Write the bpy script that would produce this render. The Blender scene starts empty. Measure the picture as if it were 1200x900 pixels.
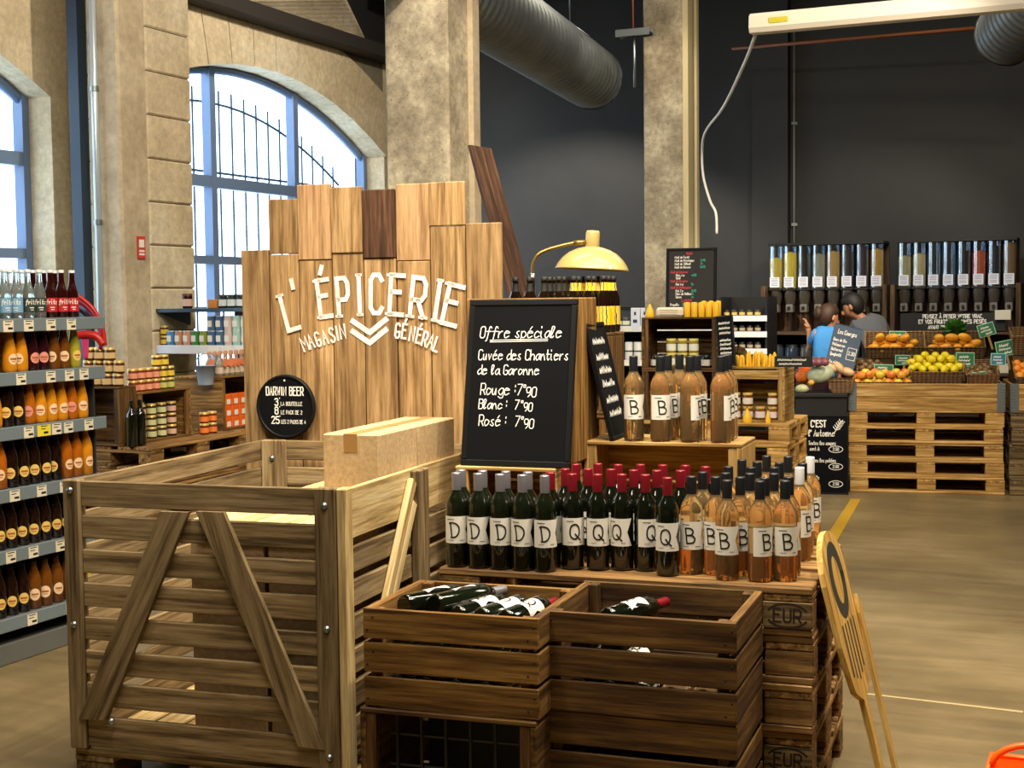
import bpy, math, random, unicodedata
from mathutils import Vector, Matrix
random.seed(11)
R_ = random.Random(5)
SC = bpy.context.scene
COL = SC.collection

# ---------------------------------------------------------------- camera
F_PX, CAM_H = 1646.0, 1.60
PITCH, ROLL = math.radians(3.438), math.radians(-0.68)
_F = Vector((0, math.cos(PITCH), -math.sin(PITCH)))
_U0 = Vector((0, math.sin(PITCH), math.cos(PITCH)))
_R0 = Vector((1, 0, 0))
_R = _R0*math.cos(ROLL) + _U0*math.sin(ROLL)
_U = -_R0*math.sin(ROLL) + _U0*math.cos(ROLL)
CAMPOS = Vector((0, 0, CAM_H))
cd = bpy.data.cameras.new('camera'); cd.sensor_fit = 'HORIZONTAL'; cd.sensor_width = 36
cd.lens = F_PX/1200*36; cd.clip_start = .05; cd.clip_end = 200
cam = bpy.data.objects.new('camera', cd); COL.objects.link(cam)
cam.matrix_world = Matrix(((_R.x, _U.x, -_F.x, 0), (_R.y, _U.y, -_F.y, 0), (_R.z, _U.z, -_F.z, CAM_H), (0, 0, 0, 1)))
SC.camera = cam

def at(px, py, Y=None, Z=None):
    d = _F + _R*((px-600)/F_PX) + _U*((450-py)/F_PX)
    t = Y/d.y if Y is not None else (Z-CAM_H)/d.z
    return CAMPOS + d*t

# ---------------------------------------------------------------- view, world, lights
vs = SC.view_settings
vs.view_transform = 'Standard'; vs.look = 'None'; vs.exposure = 0.66; vs.gamma = 1.0; vs.use_curve_mapping = False
SC.cycles.use_denoising = True
SC.cycles.max_bounces = 10; SC.cycles.transmission_bounces = 8; SC.cycles.transparent_max_bounces = 12
SC.cycles.caustics_reflective = False; SC.cycles.caustics_refractive = False
SC.cycles.sample_clamp_indirect = 6
W = bpy.data.worlds.new('sky'); SC.world = W; W.use_nodes = True
bg = W.node_tree.nodes['Background']
bg.inputs[0].default_value = (.66, .84, 1.0, 1); bg.inputs[1].default_value = 3.4

YR = math.radians(24.0)                 # the building's own direction
def room(r, s, z=0.0):
    return Vector((r*math.cos(YR)+s*math.sin(YR), -r*math.sin(YR)+s*math.cos(YR), z))

def spot(loc, aim, power, angle, col=(1, .80, .52), size=.05, blend=.5):
    l = bpy.data.lights.new('unseen_spot', 'SPOT'); l.energy = power; l.spot_size = math.radians(angle)
    l.spot_blend = blend; l.color = col; l.shadow_soft_size = size
    o = bpy.data.objects.new('unseen_spot', l); COL.objects.link(o); o.location = loc
    o.rotation_euler = (Vector(aim)-Vector(loc)).to_track_quat('-Z', 'Y').to_euler()
    return o
def area(loc, aim, power, sx, sy, col=(1, .84, .6)):
    l = bpy.data.lights.new('unseen_area_lamp', 'AREA'); l.energy = power; l.shape = 'RECTANGLE'; l.size = sx; l.size_y = sy; l.color = col
    o = bpy.data.objects.new('unseen_area_lamp', l); COL.objects.link(o); o.location = loc
    o.rotation_euler = (Vector(aim)-Vector(loc)).to_track_quat('-Z', 'Y').to_euler()
    return o
WARM = (1, .86, .65)
spot((.1, 3.9, 4.3), (.25, 4.7, .9), 200, 70, WARM)
spot((1.5, 3.9, 4.3), (.8, 4.6, .9), 230, 70, WARM)
spot((-1.0, 4.3, 4.3), (-.7, 5.2, 1.1), 110, 70, WARM)
spot((-1.6, 3.4, 4.4), (-.7, 5.9, 1.7), 170, 60, WARM)
spot((.9, 4.0, 4.3), (.75, 5.5, 1.2), 90, 60, WARM)
spot((2.3, 7.0, 4.4), (1.4, 9.7, 1.2), 210, 70, WARM)
spot((3.6, 8.6, 4.4), (3.4, 11.6, 1.0), 480, 62, WARM)
spot((-1.0, 6.6, 4.4), (-2.3, 9.4, 1.0), 190, 75, WARM)
spot((-1.2, 3.6, 4.4), (-2.5, 5.9, .9), 110, 75, WARM)
spot((3.0, 5.2, 4.6), (2.6, 7.2, 0), 150, 100, WARM)
spot(room(-5.7, 12.2, 4.9), room(-5.7, 14.75, -2.2), 560, 84, (1, .9, .76), blend=.4)  # added spot, aimed to leave the upper back wall dark
spot(room(-1.6, 11.9, 4.9), room(-1.6, 14.75, -1.2), 70, 80, (1, .88, .68), blend=.6)
spot(room(-4.6, 7.6, 4.9), room(-7.6, 9.6, 2.6), 210, 95, (1, .88, .70))          # unseen spots added to brighten the window wall
spot(room(-5.2, 11.2, 4.9), room(-8.0, 12.6, 3.4), 170, 100, (1, .88, .70))
spot(room(-5.4, 4.6, 4.9), room(-7.8, 7.4, 2.6), 130, 95, (1, .88, .70))
spot((.0, 5.7, 4.5), (-.55, 8.3, 2.9), 300, 50, (1, .88, .70))                   # unseen spots added to brighten the two columns
spot((1.2, 10.2, 4.9), (1.45, 12.6, 2.6), 120, 50, (1, .88, .70))
spot((2.9, 10.6, 3.2), (3.3, 13.6, 1.55), 120, 62, (1, .92, .80))                   # unseen spot added to brighten the dispensers
for x, y in ((-1.0, 3.0), (.1, 2.8), (1.2, 3.2), (.5, 3.9), (1.9, 4.3), (-.5, 4.1)):      # unseen square lamps added for highlights on the wine bottles
    area((x, y, 4.6), (.3+x*.3, 4.7, .9), 24, .22, .22, (1, .9, .74))
for r, s in ((-3.2, 5.5), (-.6, 5.5), (-3.2, 10.5), (-.6, 10.5), (2.2, 8.0), (-1.8, 1.0)):  # unseen soft area lamps for general warm light
    area(room(r, s, 4.9), room(r, s, 0), 38, 2.2, .25, (1, .88, .68))

# ---------------------------------------------------------------- materials
def lin(h):
    if isinstance(h, str):
        h = [int(h[i:i+2], 16)/255 for i in (0, 2, 4)]
        h = [c/12.92 if c <= .04045 else ((c+.055)/1.055)**2.4 for c in h]
    return (h[0], h[1], h[2], 1)
def base(name):
    m = bpy.data.materials.new(name); m.use_nodes = True
    return m, m.node_tree.nodes, m.node_tree.links, m.node_tree.nodes['Principled BSDF']
def plain(name, col, rough=.5, metal=0, coat=0, trans=0, ior=1.45, spec=.5, emit=0):
    m, n, l, p = base(name)
    p.inputs['Base Color'].default_value = lin(col); p.inputs['Roughness'].default_value = rough
    p.inputs['Metallic'].default_value = metal; p.inputs['Coat Weight'].default_value = coat
    p.inputs['Transmission Weight'].default_value = trans; p.inputs['IOR'].default_value = ior
    p.inputs['Specular IOR Level'].default_value = spec
    return m
def ramp(n, stops):
    r = n.new('ShaderNodeValToRGB'); e = r.color_ramp.elements
    e[0].position, e[0].color = stops[0][0], lin(stops[0][1])
    e[1].position, e[1].color = stops[-1][0], lin(stops[-1][1])
    for pos, c in stops[1:-1]:
        k = e.new(pos); k.color = lin(c)
    return r
def noise(n, l, vec, scale, detail=4, rough=.6, mapscale=None):
    if mapscale:
        mp = n.new('ShaderNodeMapping'); mp.inputs['Scale'].default_value = mapscale
        l.new(vec, mp.inputs['Vector']); vec = mp.outputs[0]
    t = n.new('ShaderNodeTexNoise'); t.inputs['Scale'].default_value = scale
    t.inputs['Detail'].default_value = detail; t.inputs['Roughness'].default_value = rough
    l.new(vec, t.inputs['Vector'])
    return t
def mixc(n, l, a, b, fac, mode='MIX'):
    m = n.new('ShaderNodeMix'); m.data_type = 'RGBA'; m.blend_type = mode
    for sock, v in ((m.inputs[6], a), (m.inputs[7], b), (m.inputs[0], fac)):
        if hasattr(v, 'links') or hasattr(v, 'is_linked'): l.new(v, sock)
        elif isinstance(v, (int, float)): sock.default_value = v
        else: sock.default_value = lin(v)
    return m.outputs[2]
def wood(name, dark, mid, light, rough=.7, stain=.35, var=.5, bump=.35):
    """sawn boards: grain runs along each board's own length (attribute gc), each board its own tone"""
    m, n, l, p = base(name)
    a = n.new('ShaderNodeAttribute'); a.attribute_name = 'gc'
    t = n.new('ShaderNodeAttribute'); t.attribute_name = 'tone'
    oi = n.new('ShaderNodeObjectInfo')
    off = n.new('ShaderNodeVectorMath'); off.operation = 'MULTIPLY_ADD'
    cmb = n.new('ShaderNodeCombineXYZ'); l.new(oi.outputs['Random'], cmb.inputs[0]); l.new(oi.outputs['Random'], cmb.inputs[1])
    l.new(cmb.outputs[0], off.inputs[0]); off.inputs[1].default_value = (37, 19, 11); l.new(a.outputs['Vector'], off.inputs[2])
    vec = off.outputs[0]
    g = noise(n, l, vec, 1, 5, .65, (2.2, 42, 42))
    g2 = noise(n, l, vec, 1, 3, .6, (9, 160, 160))
    big = noise(n, l, vec, 1, 3, .55, (2.6, 6, 6))
    r = ramp(n, [(.36, dark), (.5, mid), (.64, light)])
    l.new(g.outputs['Fac'], r.inputs[0])
    c = mixc(n, l, r.outputs[0], dark, 0.0)
    rg = n.new('ShaderNodeMapRange'); rg.inputs[1].default_value = .42; rg.inputs[2].default_value = .72; rg.inputs[3].default_value = 0; rg.inputs[4].default_value = stain
    l.new(big.outputs['Fac'], rg.inputs[0])
    c = mixc(n, l, r.outputs[0], dark, rg.outputs[0])
    rf = n.new('ShaderNodeMapRange'); rf.inputs[1].default_value = .3; rf.inputs[2].default_value = .7; rf.inputs[3].default_value = .78; rf.inputs[4].default_value = 1.12
    l.new(g2.outputs['Fac'], rf.inputs[0])
    hs = n.new('ShaderNodeHueSaturation')
    add = n.new('ShaderNodeMath'); add.operation = 'ADD'; l.new(t.outputs['Fac'], add.inputs[0]); l.new(oi.outputs['Random'], add.inputs[1])
    mv = n.new('ShaderNodeMapRange'); mv.inputs[2].default_value = 2; mv.inputs[3].default_value = 1-var*.62; mv.inputs[4].default_value = 1+var*.45
    l.new(add.outputs[0], mv.inputs[0])
    mm = n.new('ShaderNodeMath'); mm.operation = 'MULTIPLY'; l.new(mv.outputs[0], mm.inputs[0]); l.new(rf.outputs[0], mm.inputs[1])
    l.new(c, hs.inputs['Color']); l.new(mm.outputs[0], hs.inputs['Value'])
    l.new(hs.outputs[0], p.inputs['Base Color'])
    p.inputs['Roughness'].default_value = rough; p.inputs['Specular IOR Level'].default_value = .25
    b = n.new('ShaderNodeBump'); b.inputs['Strength'].default_value = bump; b.inputs['Distance'].default_value = .004
    l.new(g.outputs['Fac'], b.inputs['Height']); l.new(b.outputs[0], p.inputs['Normal'])
    return m
def patchy(name, cols, scale=1.5, rough=.9, scale2=14, bump=.3, dist=.01, dots=None, coord='Object', mix2=.35, mapscale=None, spec=.5):
    m, n, l, p = base(name)
    tc = n.new('ShaderNodeTexCoord'); v = tc.outputs[coord]
    a = noise(n, l, v, scale, 5, .6, mapscale); r = ramp(n, cols); l.new(a.outputs['Fac'], r.inputs[0])
    b2 = noise(n, l, v, scale2, 5, .65)
    r2 = ramp(n, [(.3, (.55, .55, .55)), (.7, (1.15, 1.15, 1.15))]); l.new(b2.outputs['Fac'], r2.inputs[0])
    c = mixc(n, l, r.outputs[0], r2.outputs[0], mix2*2, 'MULTIPLY')
    if dots:
        vo = n.new('ShaderNodeTexVoronoi'); vo.inputs['Scale'].default_value = dots[0]; l.new(v, vo.inputs['Vector'])
        rr = ramp(n, [(dots[1], (0, 0, 0)), (dots[1]+.04, (1, 1, 1))]); l.new(vo.outputs['Distance'], rr.inputs[0])
        c = mixc(n, l, dots[2], c, rr.outputs[0])
    l.new(c, p.inputs['Base Color']); p.inputs['Roughness'].default_value = rough; p.inputs['Specular IOR Level'].default_value = spec
    bm = n.new('ShaderNodeBump'); bm.inputs['Strength'].default_value = bump; bm.inputs['Distance'].default_value = dist
    l.new(b2.outputs['Fac'], bm.inputs['Height']); l.new(bm.outputs[0], p.inputs['Normal'])
    return m

M = {}
M['pallet'] = wood('pallet_wood', '4a3219', '8a6638', 'b48c54', var=.55)
M['pallet_pale'] = wood('pale_pallet_wood', '8a6430', 'bb9150', 'd8b274', stain=.2, var=.35)
M['pallet_grey'] = wood('grey_pallet_wood', '43341f', '7a6442', 'a08a60', var=.5)
M['bin'] = wood('bin_wood', '56452e', '897350', 'a48f6c', var=.5, stain=.4)
M['bin_new'] = wood('fresh_sawn_wood', 'a08452', 'cdb27c', 'e2cc9c', var=.3, stain=.15)
M['crate'] = wood('crate_wood', '4a2f12', '85602e', 'ab8346', var=.5, stain=.55)
M['crate_dark'] = wood('dark_crate_wood', '33210f', '5e4122', '80602f', var=.45, stain=.5)
M['crate_pale'] = wood('pale_crate_wood', '7c5c2e', 'b08c50', 'cfae72', var=.4, stain=.3)
M['panel'] = wood('sign_board_wood', '6a5032', '9c7c52', 'b8986c', var=.45, stain=.5)
M['panel_dark'] = wood('dark_sign_board_wood', '2c1c12', '4b3222', '6a4a34', var=.3)
M['panel_pink'] = wood('light_sign_board_wood', '8a6a48', 'ae8a62', 'bf9c74', var=.3, stain=.1)
M['plywood'] = wood('plywood', 'a57b38', 'cfa354', 'e0ba70', var=.2, stain=.15)
M['shelf_wood'] = wood('dark_shelf_wood', '2a1d12', '4a3624', '6a5038', var=.3)
M['card'] = patchy('cardboard', [(.3, 'b89a70'), (.7, 'ccb084')], 3, .85, 60, .05, .002)
M['tape'] = plain('parcel_tape', 'a07a48', .35)
M['concrete'] = patchy('column_concrete', [(.32, '80745f'), (.5, 'a3967e'), (.66, 'c4b89c')], 3.2, .92, 22, .6, .012, (34, .10, '5c5344'), mix2=.45)
M['concrete_pale'] = patchy('pale_concrete', [(.3, 'a08f74'), (.7, 'c4b498')], 1.6, .9, 12, .35, .008, mix2=.3)
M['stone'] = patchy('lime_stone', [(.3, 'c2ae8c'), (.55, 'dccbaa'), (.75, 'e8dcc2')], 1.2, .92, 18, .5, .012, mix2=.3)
M['stone_shade'] = patchy('shaded_stone', [(.3, '6f6656'), (.7, '958a76')], 1.1, .95, 12, .4, .01, mix2=.3)  # shade above the second arch, put into the stone colour
M['joint'] = plain('stone_joint', '5a4c38', .95)
M['black_wall'] = patchy('charcoal_wall', [(.3, '1b1b1b'), (.7, '272623')], .9, .6, 9, .1, .004, mix2=.15)
M['ceiling'] = plain('dark_ceiling', '161616', .9)
M['frame_blue'] = plain('window_steel', '6c82a6', .45)  # daylight glare is mixed into this lighter blue
M['iron'] = plain('grille_iron', '3a5268', .6)
M['steel'] = plain('galvanised_steel', '8d9498', .35, .9)
M['duct'] = patchy('duct_steel', [(.3, '5e6468'), (.7, '7b8082')], 2, .42, 20, .05, .002, mix2=.15)
for nd in M['duct'].node_tree.nodes:
    if nd.type == 'BSDF_PRINCIPLED': nd.inputs['Metallic'].default_value = .55
M['rack'] = plain('rack_grey', '6d6e6c', .4, .3)
M['rack_dark'] = plain('rack_dark_grey', '2a2a2a', .5)
M['rail'] = plain('price_rail', '6f7b80', .3)
M['tag'] = plain('price_tag_card', 'ddd3ba', .6)
M['tag_yellow'] = plain('yellow_tag_card', 'e2cf3a', .6)
M['ink'] = plain('black_ink', '181614', .7)
M['paper'] = plain('label_paper', 'e2ded2', .7)
M['cream'] = plain('cream_paper', 'e4d2a4', .7)
M['black'] = plain('matt_black', '121212', .55)
M['slate'] = patchy('blackboard', [(.3, '08090c'), (.7, '0d0e12')], 2, .8, 30, .05, .001, mix2=.1, spec=.12)
M['slate_blue'] = patchy('blue_board', [(.3, '33445a'), (.7, '40546c')], 3, .6, 30, .05, .001, mix2=.1)
M['board_frame'] = plain('board_frame', '0f0f10', .5, spec=.25)
M['chalk'] = plain('chalk', 'f0ede4', .9)
M['chalk_red'] = plain('red_chalk', 'd0424a', .9)
M['chalk_green'] = plain('green_chalk', '3fa088', .9)
M['paint_white'] = patchy('white_paint', [(.35, 'd8d0c4'), (.6, 'f2eeea')], 30, .8, 60, .1, .001, mix2=.15)
M['dark_glass'] = plain('dark_green_glass', '0b0f07', .09, coat=.8)
M['green_glass'] = plain('green_wine_glass', '10150a', .09, coat=.8)
M['rose'] = plain('rose_wine', 'ffd494', .03, trans=.91, ior=1.34)
M['cap_silver'] = plain('silver_capsule', '9a98a0', .38, .7)
M['cap_red'] = plain('red_capsule', '7d1220', .38, .25, coat=.3)
M['cap_black'] = plain('black_capsule', '15171a', .42)
M['cap_white'] = plain('white_capsule', 'd6d6d6', .4)
M['lamp'] = plain('cream_enamel', 'a08e58', .32, coat=.35)
M['brass'] = plain('aged_brass', '8f7440', .35, .85)
M['chrome'] = plain('chrome', 'b8b8b8', .2, 1)
M['white_plastic'] = plain('white_plastic', 'd8d6d0', .45)
M['screen_white'] = plain('white_casing', 'cfc6b6', .45)
M['sticker'] = plain('yellow_sticker', 'b8ac20', .5)
M['red'] = plain('red_plastic', 'b8241e', .4)
M['red_sign'] = plain('red_sign', 'c44038', .5)
M['pink'] = plain('pink_cord', 'd0407a', .5)
M['wire_black'] = plain('black_cable', '151515', .5)
M['cable'] = plain('white_cable', 'd9d3c6', .5)
M['copper'] = plain('orange_pipe', '7a4424', .5)
M['blue_metal'] = plain('blue_shelf', '31475a', .4)
M['white_rail'] = plain('white_rail', 'd0d4dc', .4)
M['clear'] = plain('clear_plastic', 'cfe0ea', .05, trans=.9, ior=1.2)
M['green_card'] = plain('green_card', '2f7a50', .6)
M['blue_card'] = plain('blue_card', '2f7f98', .6)
M['card_edge'] = plain('pale_green_border', 'a8d8b8', .6)
M['stick'] = plain('sign_stick', 'b08a58', .7)
M['yellow_wax'] = plain('beeswax', 'e8b424', .45)
M['yellow_line'] = plain('yellow_floor_paint', 'b08a20', .6)
M['hinge'] = plain('zinc_hinge', '7d848a', .4, .7)
M['orange'] = plain('orange_skin', 'e06a12', .5)
def _glass():
    m, n, l, p = base('window_glass'); n.remove(p)
    o = n['Material Output']; t = n.new('ShaderNodeBsdfTransparent'); g = n.new('ShaderNodeBsdfGlossy'); g.inputs['Roughness'].default_value = .02
    t.inputs[0].default_value = (.95, .98, 1, 1)
    x = n.new('ShaderNodeMixShader'); x.inputs[0].default_value = .06
    l.new(t.outputs[0], x.inputs[1]); l.new(g.outputs[0], x.inputs[2]); l.new(x.outputs[0], o.inputs[0])
    return m
M['glass'] = _glass()
def _thin():
    m, n, l, p = base('clear_tube'); n.remove(p)
    o = n['Material Output']; t = n.new('ShaderNodeBsdfTransparent'); g = n.new('ShaderNodeBsdfGlossy'); g.inputs['Roughness'].default_value = .08
    t.inputs[0].default_value = (.80, .87, .92, 1); g.inputs[0].default_value = (.9, .95, 1, 1)
    x = n.new('ShaderNodeMixShader'); x.inputs[0].default_value = .30
    l.new(t.outputs[0], x.inputs[1]); l.new(g.outputs[0], x.inputs[2]); l.new(x.outputs[0], o.inputs[0])
    return m
M['tube'] = _thin()
def _floor():
    m, n, l, p = base('polished_concrete')
    tc = n.new('ShaderNodeTexCoord'); v = tc.outputs['Object']
    a = noise(n, l, v, .55, 6, .62); r = ramp(n, [(.32, '5d4f36'), (.5, '786848'), (.68, '928160')]); l.new(a.outputs['Fac'], r.inputs[0])
    b = noise(n, l, v, 1, 5, .7, (1.2, 9, 1)); r2 = ramp(n, [(.3, (.62, .62, .62)), (.72, (1.2, 1.2, 1.2))]); l.new(b.outputs['Fac'], r2.inputs[0])
    c = mixc(n, l, r.outputs[0], r2.outputs[0], .6, 'MULTIPLY')
    l.new(c, p.inputs['Base Color'])
    rr = n.new('ShaderNodeMapRange'); rr.inputs[3].default_value = .28; rr.inputs[4].default_value = .55; l.new(b.outputs['Fac'], rr.inputs[0]); l.new(rr.outputs[0], p.inputs['Roughness'])
    bm = n.new('ShaderNodeBump'); bm.inputs['Strength'].default_value = .08; bm.inputs['Distance'].default_value = .01; l.new(b.outputs['Fac'], bm.inputs['Height']); l.new(bm.outputs[0], p.inputs['Normal'])
    return m
M['floor'] = _floor()
def _wicker():
    m, n, l, p = base('wicker')
    tc = n.new('ShaderNodeTexCoord'); w1 = n.new('ShaderNodeTexWave'); w1.bands_direction = 'Z'; w1.inputs['Scale'].default_value = 26; w1.inputs['Distortion'].default_value = 1.5
    w2 = n.new('ShaderNodeTexWave'); w2.bands_direction = 'X'; w2.inputs['Scale'].default_value = 9; w2.inputs['Distortion'].default_value = 2
    l.new(tc.outputs['Object'], w1.inputs[0]); l.new(tc.outputs['Object'], w2.inputs[0])
    mu = n.new('ShaderNodeMath'); mu.operation = 'MULTIPLY_ADD'; mu.inputs[1].default_value = .7; l.new(w1.outputs['Fac'], mu.inputs[0])
    m3 = n.new('ShaderNodeMath'); m3.operation = 'MULTIPLY'; m3.inputs[1].default_value = .3; l.new(w2.outputs['Fac'], m3.inputs[0]); l.new(m3.outputs[0], mu.inputs[2])
    r = ramp(n, [(.15, '2e1c0c'), (.5, '6e4c26'), (.85, 'a47c46')]); l.new(mu.outputs[0], r.inputs[0]); l.new(r.outputs[0], p.inputs['Base Color'])
    bm = n.new('ShaderNodeBump'); bm.inputs['Strength'].default_value = .8; bm.inputs['Distance'].default_value = .01; l.new(mu.outputs[0], bm.inputs['Height']); l.new(bm.outputs[0], p.inputs['Normal'])
    p.inputs['Roughness'].default_value = .7
    return m
M['wicker'] = _wicker()
def pm(col, rough=.5, **k):
    key = 'c_%s_%s_%s' % (col, rough, k.get('trans', 0))
    if key not in M: M[key] = plain('tone_'+str(col), col, rough, **k)
    return M[key]

# ---------------------------------------------------------------- mesh building
KIDS = {}
def reg(o, parent):
    if parent is not None:
        o.parent = parent; KIDS.setdefault(parent.name, []).append(o)
class MB:
    def __init__(s):
        s.v, s.f, s.mi, s.sm, s.gc, s.tn = [], [], [], [], [], []; s.k = 0
    def add(s, vs_, fs, T=None, smooth=False, tone=None, grain=None):
        b = len(s.v)
        lo = [min(p[i] for p in vs_) for i in range(3)]; hi = [max(p[i] for p in vs_) for i in range(3)]
        ax = sorted(range(3), key=lambda i: lo[i]-hi[i])
        off = (R_.uniform(0, 50), R_.uniform(0, 50), R_.uniform(0, 50)); t = R_.random() if tone is None else tone
        if grain is not None:
            g0 = Vector(grain).normalized(); g1 = g0.orthogonal().normalized(); g2 = g0.cross(g1)
        for p in vs_:
            if grain is not None: q_ = Vector(p); s.gc.append((q_.dot(g0)+off[0], q_.dot(g1)+off[1], q_.dot(g2)+off[2]))
            else: s.gc.append((p[ax[0]]+off[0], p[ax[1]]+off[1], p[ax[2]]+off[2])); s.tn.append(t)
            s.v.append(tuple(T @ Vector(p)) if T is not None else tuple(p))
        for f in fs:
            s.f.append([b+i for i in f]); s.mi.append(s.k); s.sm.append(smooth)
        return s
    def box(s, x0, x1, y0, y1, z0, z1, bev=0.0, T=None, tone=None):
        c = ((x0+x1)/2, (y0+y1)/2, (z0+z1)/2); h = (abs(x1-x0)/2, abs(y1-y0)/2, abs(z1-z0)/2)
        b = min(bev, min(h)*.45); vs_, fs = [], []
        if b <= 0:
            for i in range(8):
                vs_.append((c[0]+h[0]*(1 if i & 1 else -1), c[1]+h[1]*(1 if i & 2 else -1), c[2]+h[2]*(1 if i & 4 else -1)))
            fs = [(0, 2, 3, 1), (4, 5, 7, 6), (0, 1, 5, 4), (2, 6, 7, 3), (0, 4, 6, 2), (1, 3, 7, 5)]
            return s.add(vs_, fs, T, False, tone)
        ix = {}
        for i in range(8):
            g = [1 if i & 1 else -1, 1 if i & 2 else -1, 1 if i & 4 else -1]
            for a in range(3):
                ix[(i, a)] = len(vs_)
                vs_.append(tuple(c[j]+g[j]*(h[j] if j == a else h[j]-b) for j in range(3)))
        def face(ids):
            ctr = Vector((0, 0, 0))
            for q in ids: ctr += Vector(vs_[q])
            ctr /= len(ids)
            n = (Vector(vs_[ids[1]])-Vector(vs_[ids[0]])).cross(Vector(vs_[ids[2]])-Vector(vs_[ids[1]]))
            fs.append(ids if n.dot(ctr-Vector(c)) > 0 else ids[::-1])
        for a in range(3):
            b1, b2 = [j for j in range(3) if j != a]
            for sg in (0, 1):
                o = sg << a
                face([ix[(o, a)], ix[(o | 1 << b1, a)], ix[(o | 1 << b1 | 1 << b2, a)], ix[(o | 1 << b2, a)]])
            for p1 in (0, 1):
                for p2 in (0, 1):
                    o = p1 << b1 | p2 << b2
                    face([ix[(o, b1)], ix[(o | 1 << a, b1)], ix[(o | 1 << a, b2)], ix[(o, b2)]])
        for i in range(8): face([ix[(i, 0)], ix[(i, 1)], ix[(i, 2)]])
        return s.add(vs_, fs, T, False, tone)
    def lathe(s, prof, seg=20, T=None, smooth=True, cap=True, a0=0, a1=2*math.pi):
        vs_, fs = [], []; full = abs(a1-a0-2*math.pi) < 1e-6; n = seg if full else seg+1
        for r, z in prof:
            for i in range(n):
                a = a0+(a1-a0)*i/seg; vs_.append((r*math.cos(a), r*math.sin(a), z))
        for j in range(len(prof)-1):
            for i in range(seg):
                i2 = (i+1) % n; fs.append((j*n+i, j*n+i2, (j+1)*n+i2, (j+1)*n+i))
        s.add(vs_, fs, T, smooth)
        if cap and full:
            for j, rev in ((0, True), (len(prof)-1, False)):
                if prof[j][0] > 1e-5:
                    ids = list(range(n)); s.add([vs_[j*n+i] for i in ids], [ids[::-1] if rev else ids], T)
        return s
    def tube(s, pts, r, seg=8, cap=True, T=None):
        pts = [Vector(p) for p in pts]; vs_, fs = [], []; rs = r if isinstance(r, (list, tuple)) else [r]*len(pts)
        d0 = (pts[1]-pts[0]).normalized(); u = d0.orthogonal().normalized()
        for i, p in enumerate(pts):
            d = ((pts[min(i+1, len(pts)-1)]-pts[max(i-1, 0)])).normalized()
            u = (u-d*u.dot(d)).normalized(); w = d.cross(u)
            for k in range(seg):
                a = 2*math.pi*k/seg; vs_.append(tuple(p+(u*math.cos(a)+w*math.sin(a))*rs[i]))
        for i in range(len(pts)-1):
            for k in range(seg):
                k2 = (k+1) % seg; fs.append((i*seg+k, i*seg+k2, (i+1)*seg+k2, (i+1)*seg+k))
        if cap:
            fs.append(tuple(range(seg))[::-1]); fs.append(tuple((len(pts)-1)*seg+k for k in range(seg)))
        return s.add(vs_, fs, T, True)
    def prism(s, poly, y0, y1, T=None, grain=None):
        """polygon in x,z extruded along y"""
        n = len(poly); vs_ = [(x, y0, z) for x, z in poly]+[(x, y1, z) for x, z in poly]
        fs = [tuple(range(n)), tuple(range(2*n-1, n-1, -1))]+[(i, n+i, n+(i+1) % n, (i+1) % n) for i in range(n)]
        ar = sum(poly[i][0]*poly[(i+1) % n][1]-poly[(i+1) % n][0]*poly[i][1] for i in range(n))
        if ar < 0: fs = [f[::-1] for f in fs]
        return s.add(vs_, fs, T, grain=grain)
    def ball(s, rx, ry, rz, c=(0, 0, 0), seg=14, ring=9, fn=None, T=None):
        vs_, fs = [], []
        for j in range(ring+1):
            th = math.pi*j/ring
            for i in range(seg):
                a = 2*math.pi*i/seg
                k = fn(a, th) if fn else 1
                vs_.append((c[0]+rx*k*math.sin(th)*math.cos(a), c[1]+ry*k*math.sin(th)*math.sin(a), c[2]+rz*k*math.cos(th)))
        for j in range(ring):
            for i in range(seg):
                i2 = (i+1) % seg; fs.append((j*seg+i, (j+1)*seg+i, (j+1)*seg+i2, j*seg+i2))
        return s.add(vs_, fs, T, True)
    def build(s, name, mats, parent=None, loc=None, rz=0.0, rot=None):
        me = bpy.data.meshes.new(name); me.from_pydata(s.v, [], s.f)
        for m in (mats if isinstance(mats, (list, tuple)) else [mats]): me.materials.append(m)
        me.polygons.foreach_set('material_index', s.mi); me.polygons.foreach_set('use_smooth', s.sm)
        g = me.attributes.new('gc', 'FLOAT_VECTOR', 'POINT'); g.data.foreach_set('vector', [c for p in s.gc for c in p])
        t = me.attributes.new('tone', 'FLOAT', 'POINT'); t.data.foreach_set('value', s.tn)
        me.update()
        o = bpy.data.objects.new(name, me); COL.objects.link(o)
        if loc is not None: o.location = loc
        o.rotation_euler = rot if rot else (0, 0, rz)
        reg(o, parent)
        return o
def tag(o, label, cat, group=None):
    o['label'] = label; o['category'] = cat
    if group: o['group'] = group
    return o
def thing(name, label, cat, loc=(0, 0, 0), rz=0.0, group=None, rot=None):
    o = bpy.data.objects.new(name, None); o.empty_display_size = .05; COL.objects.link(o)
    o.location = loc; o.rotation_euler = rot if rot else (0, 0, rz)
    return tag(o, label, cat, group)
def structure(o):
    o['kind'] = 'structure'; return o
def dup(root, loc, rz=None, label=None, group=None, rot=None):
    r = root.copy(); COL.objects.link(r); r.location = loc
    if rz is not None: r.rotation_euler = (0, 0, rz)
    if rot is not None: r.rotation_euler = rot
    if label: r['label'] = label
    if group: r['group'] = group
    for ch in KIDS.get(root.name, []):
        c = ch.copy(); COL.objects.link(c); reg(c, r)
        for g in KIDS.get(ch.name, []):
            d = g.copy(); COL.objects.link(d); reg(d, c)
    return r
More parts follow.
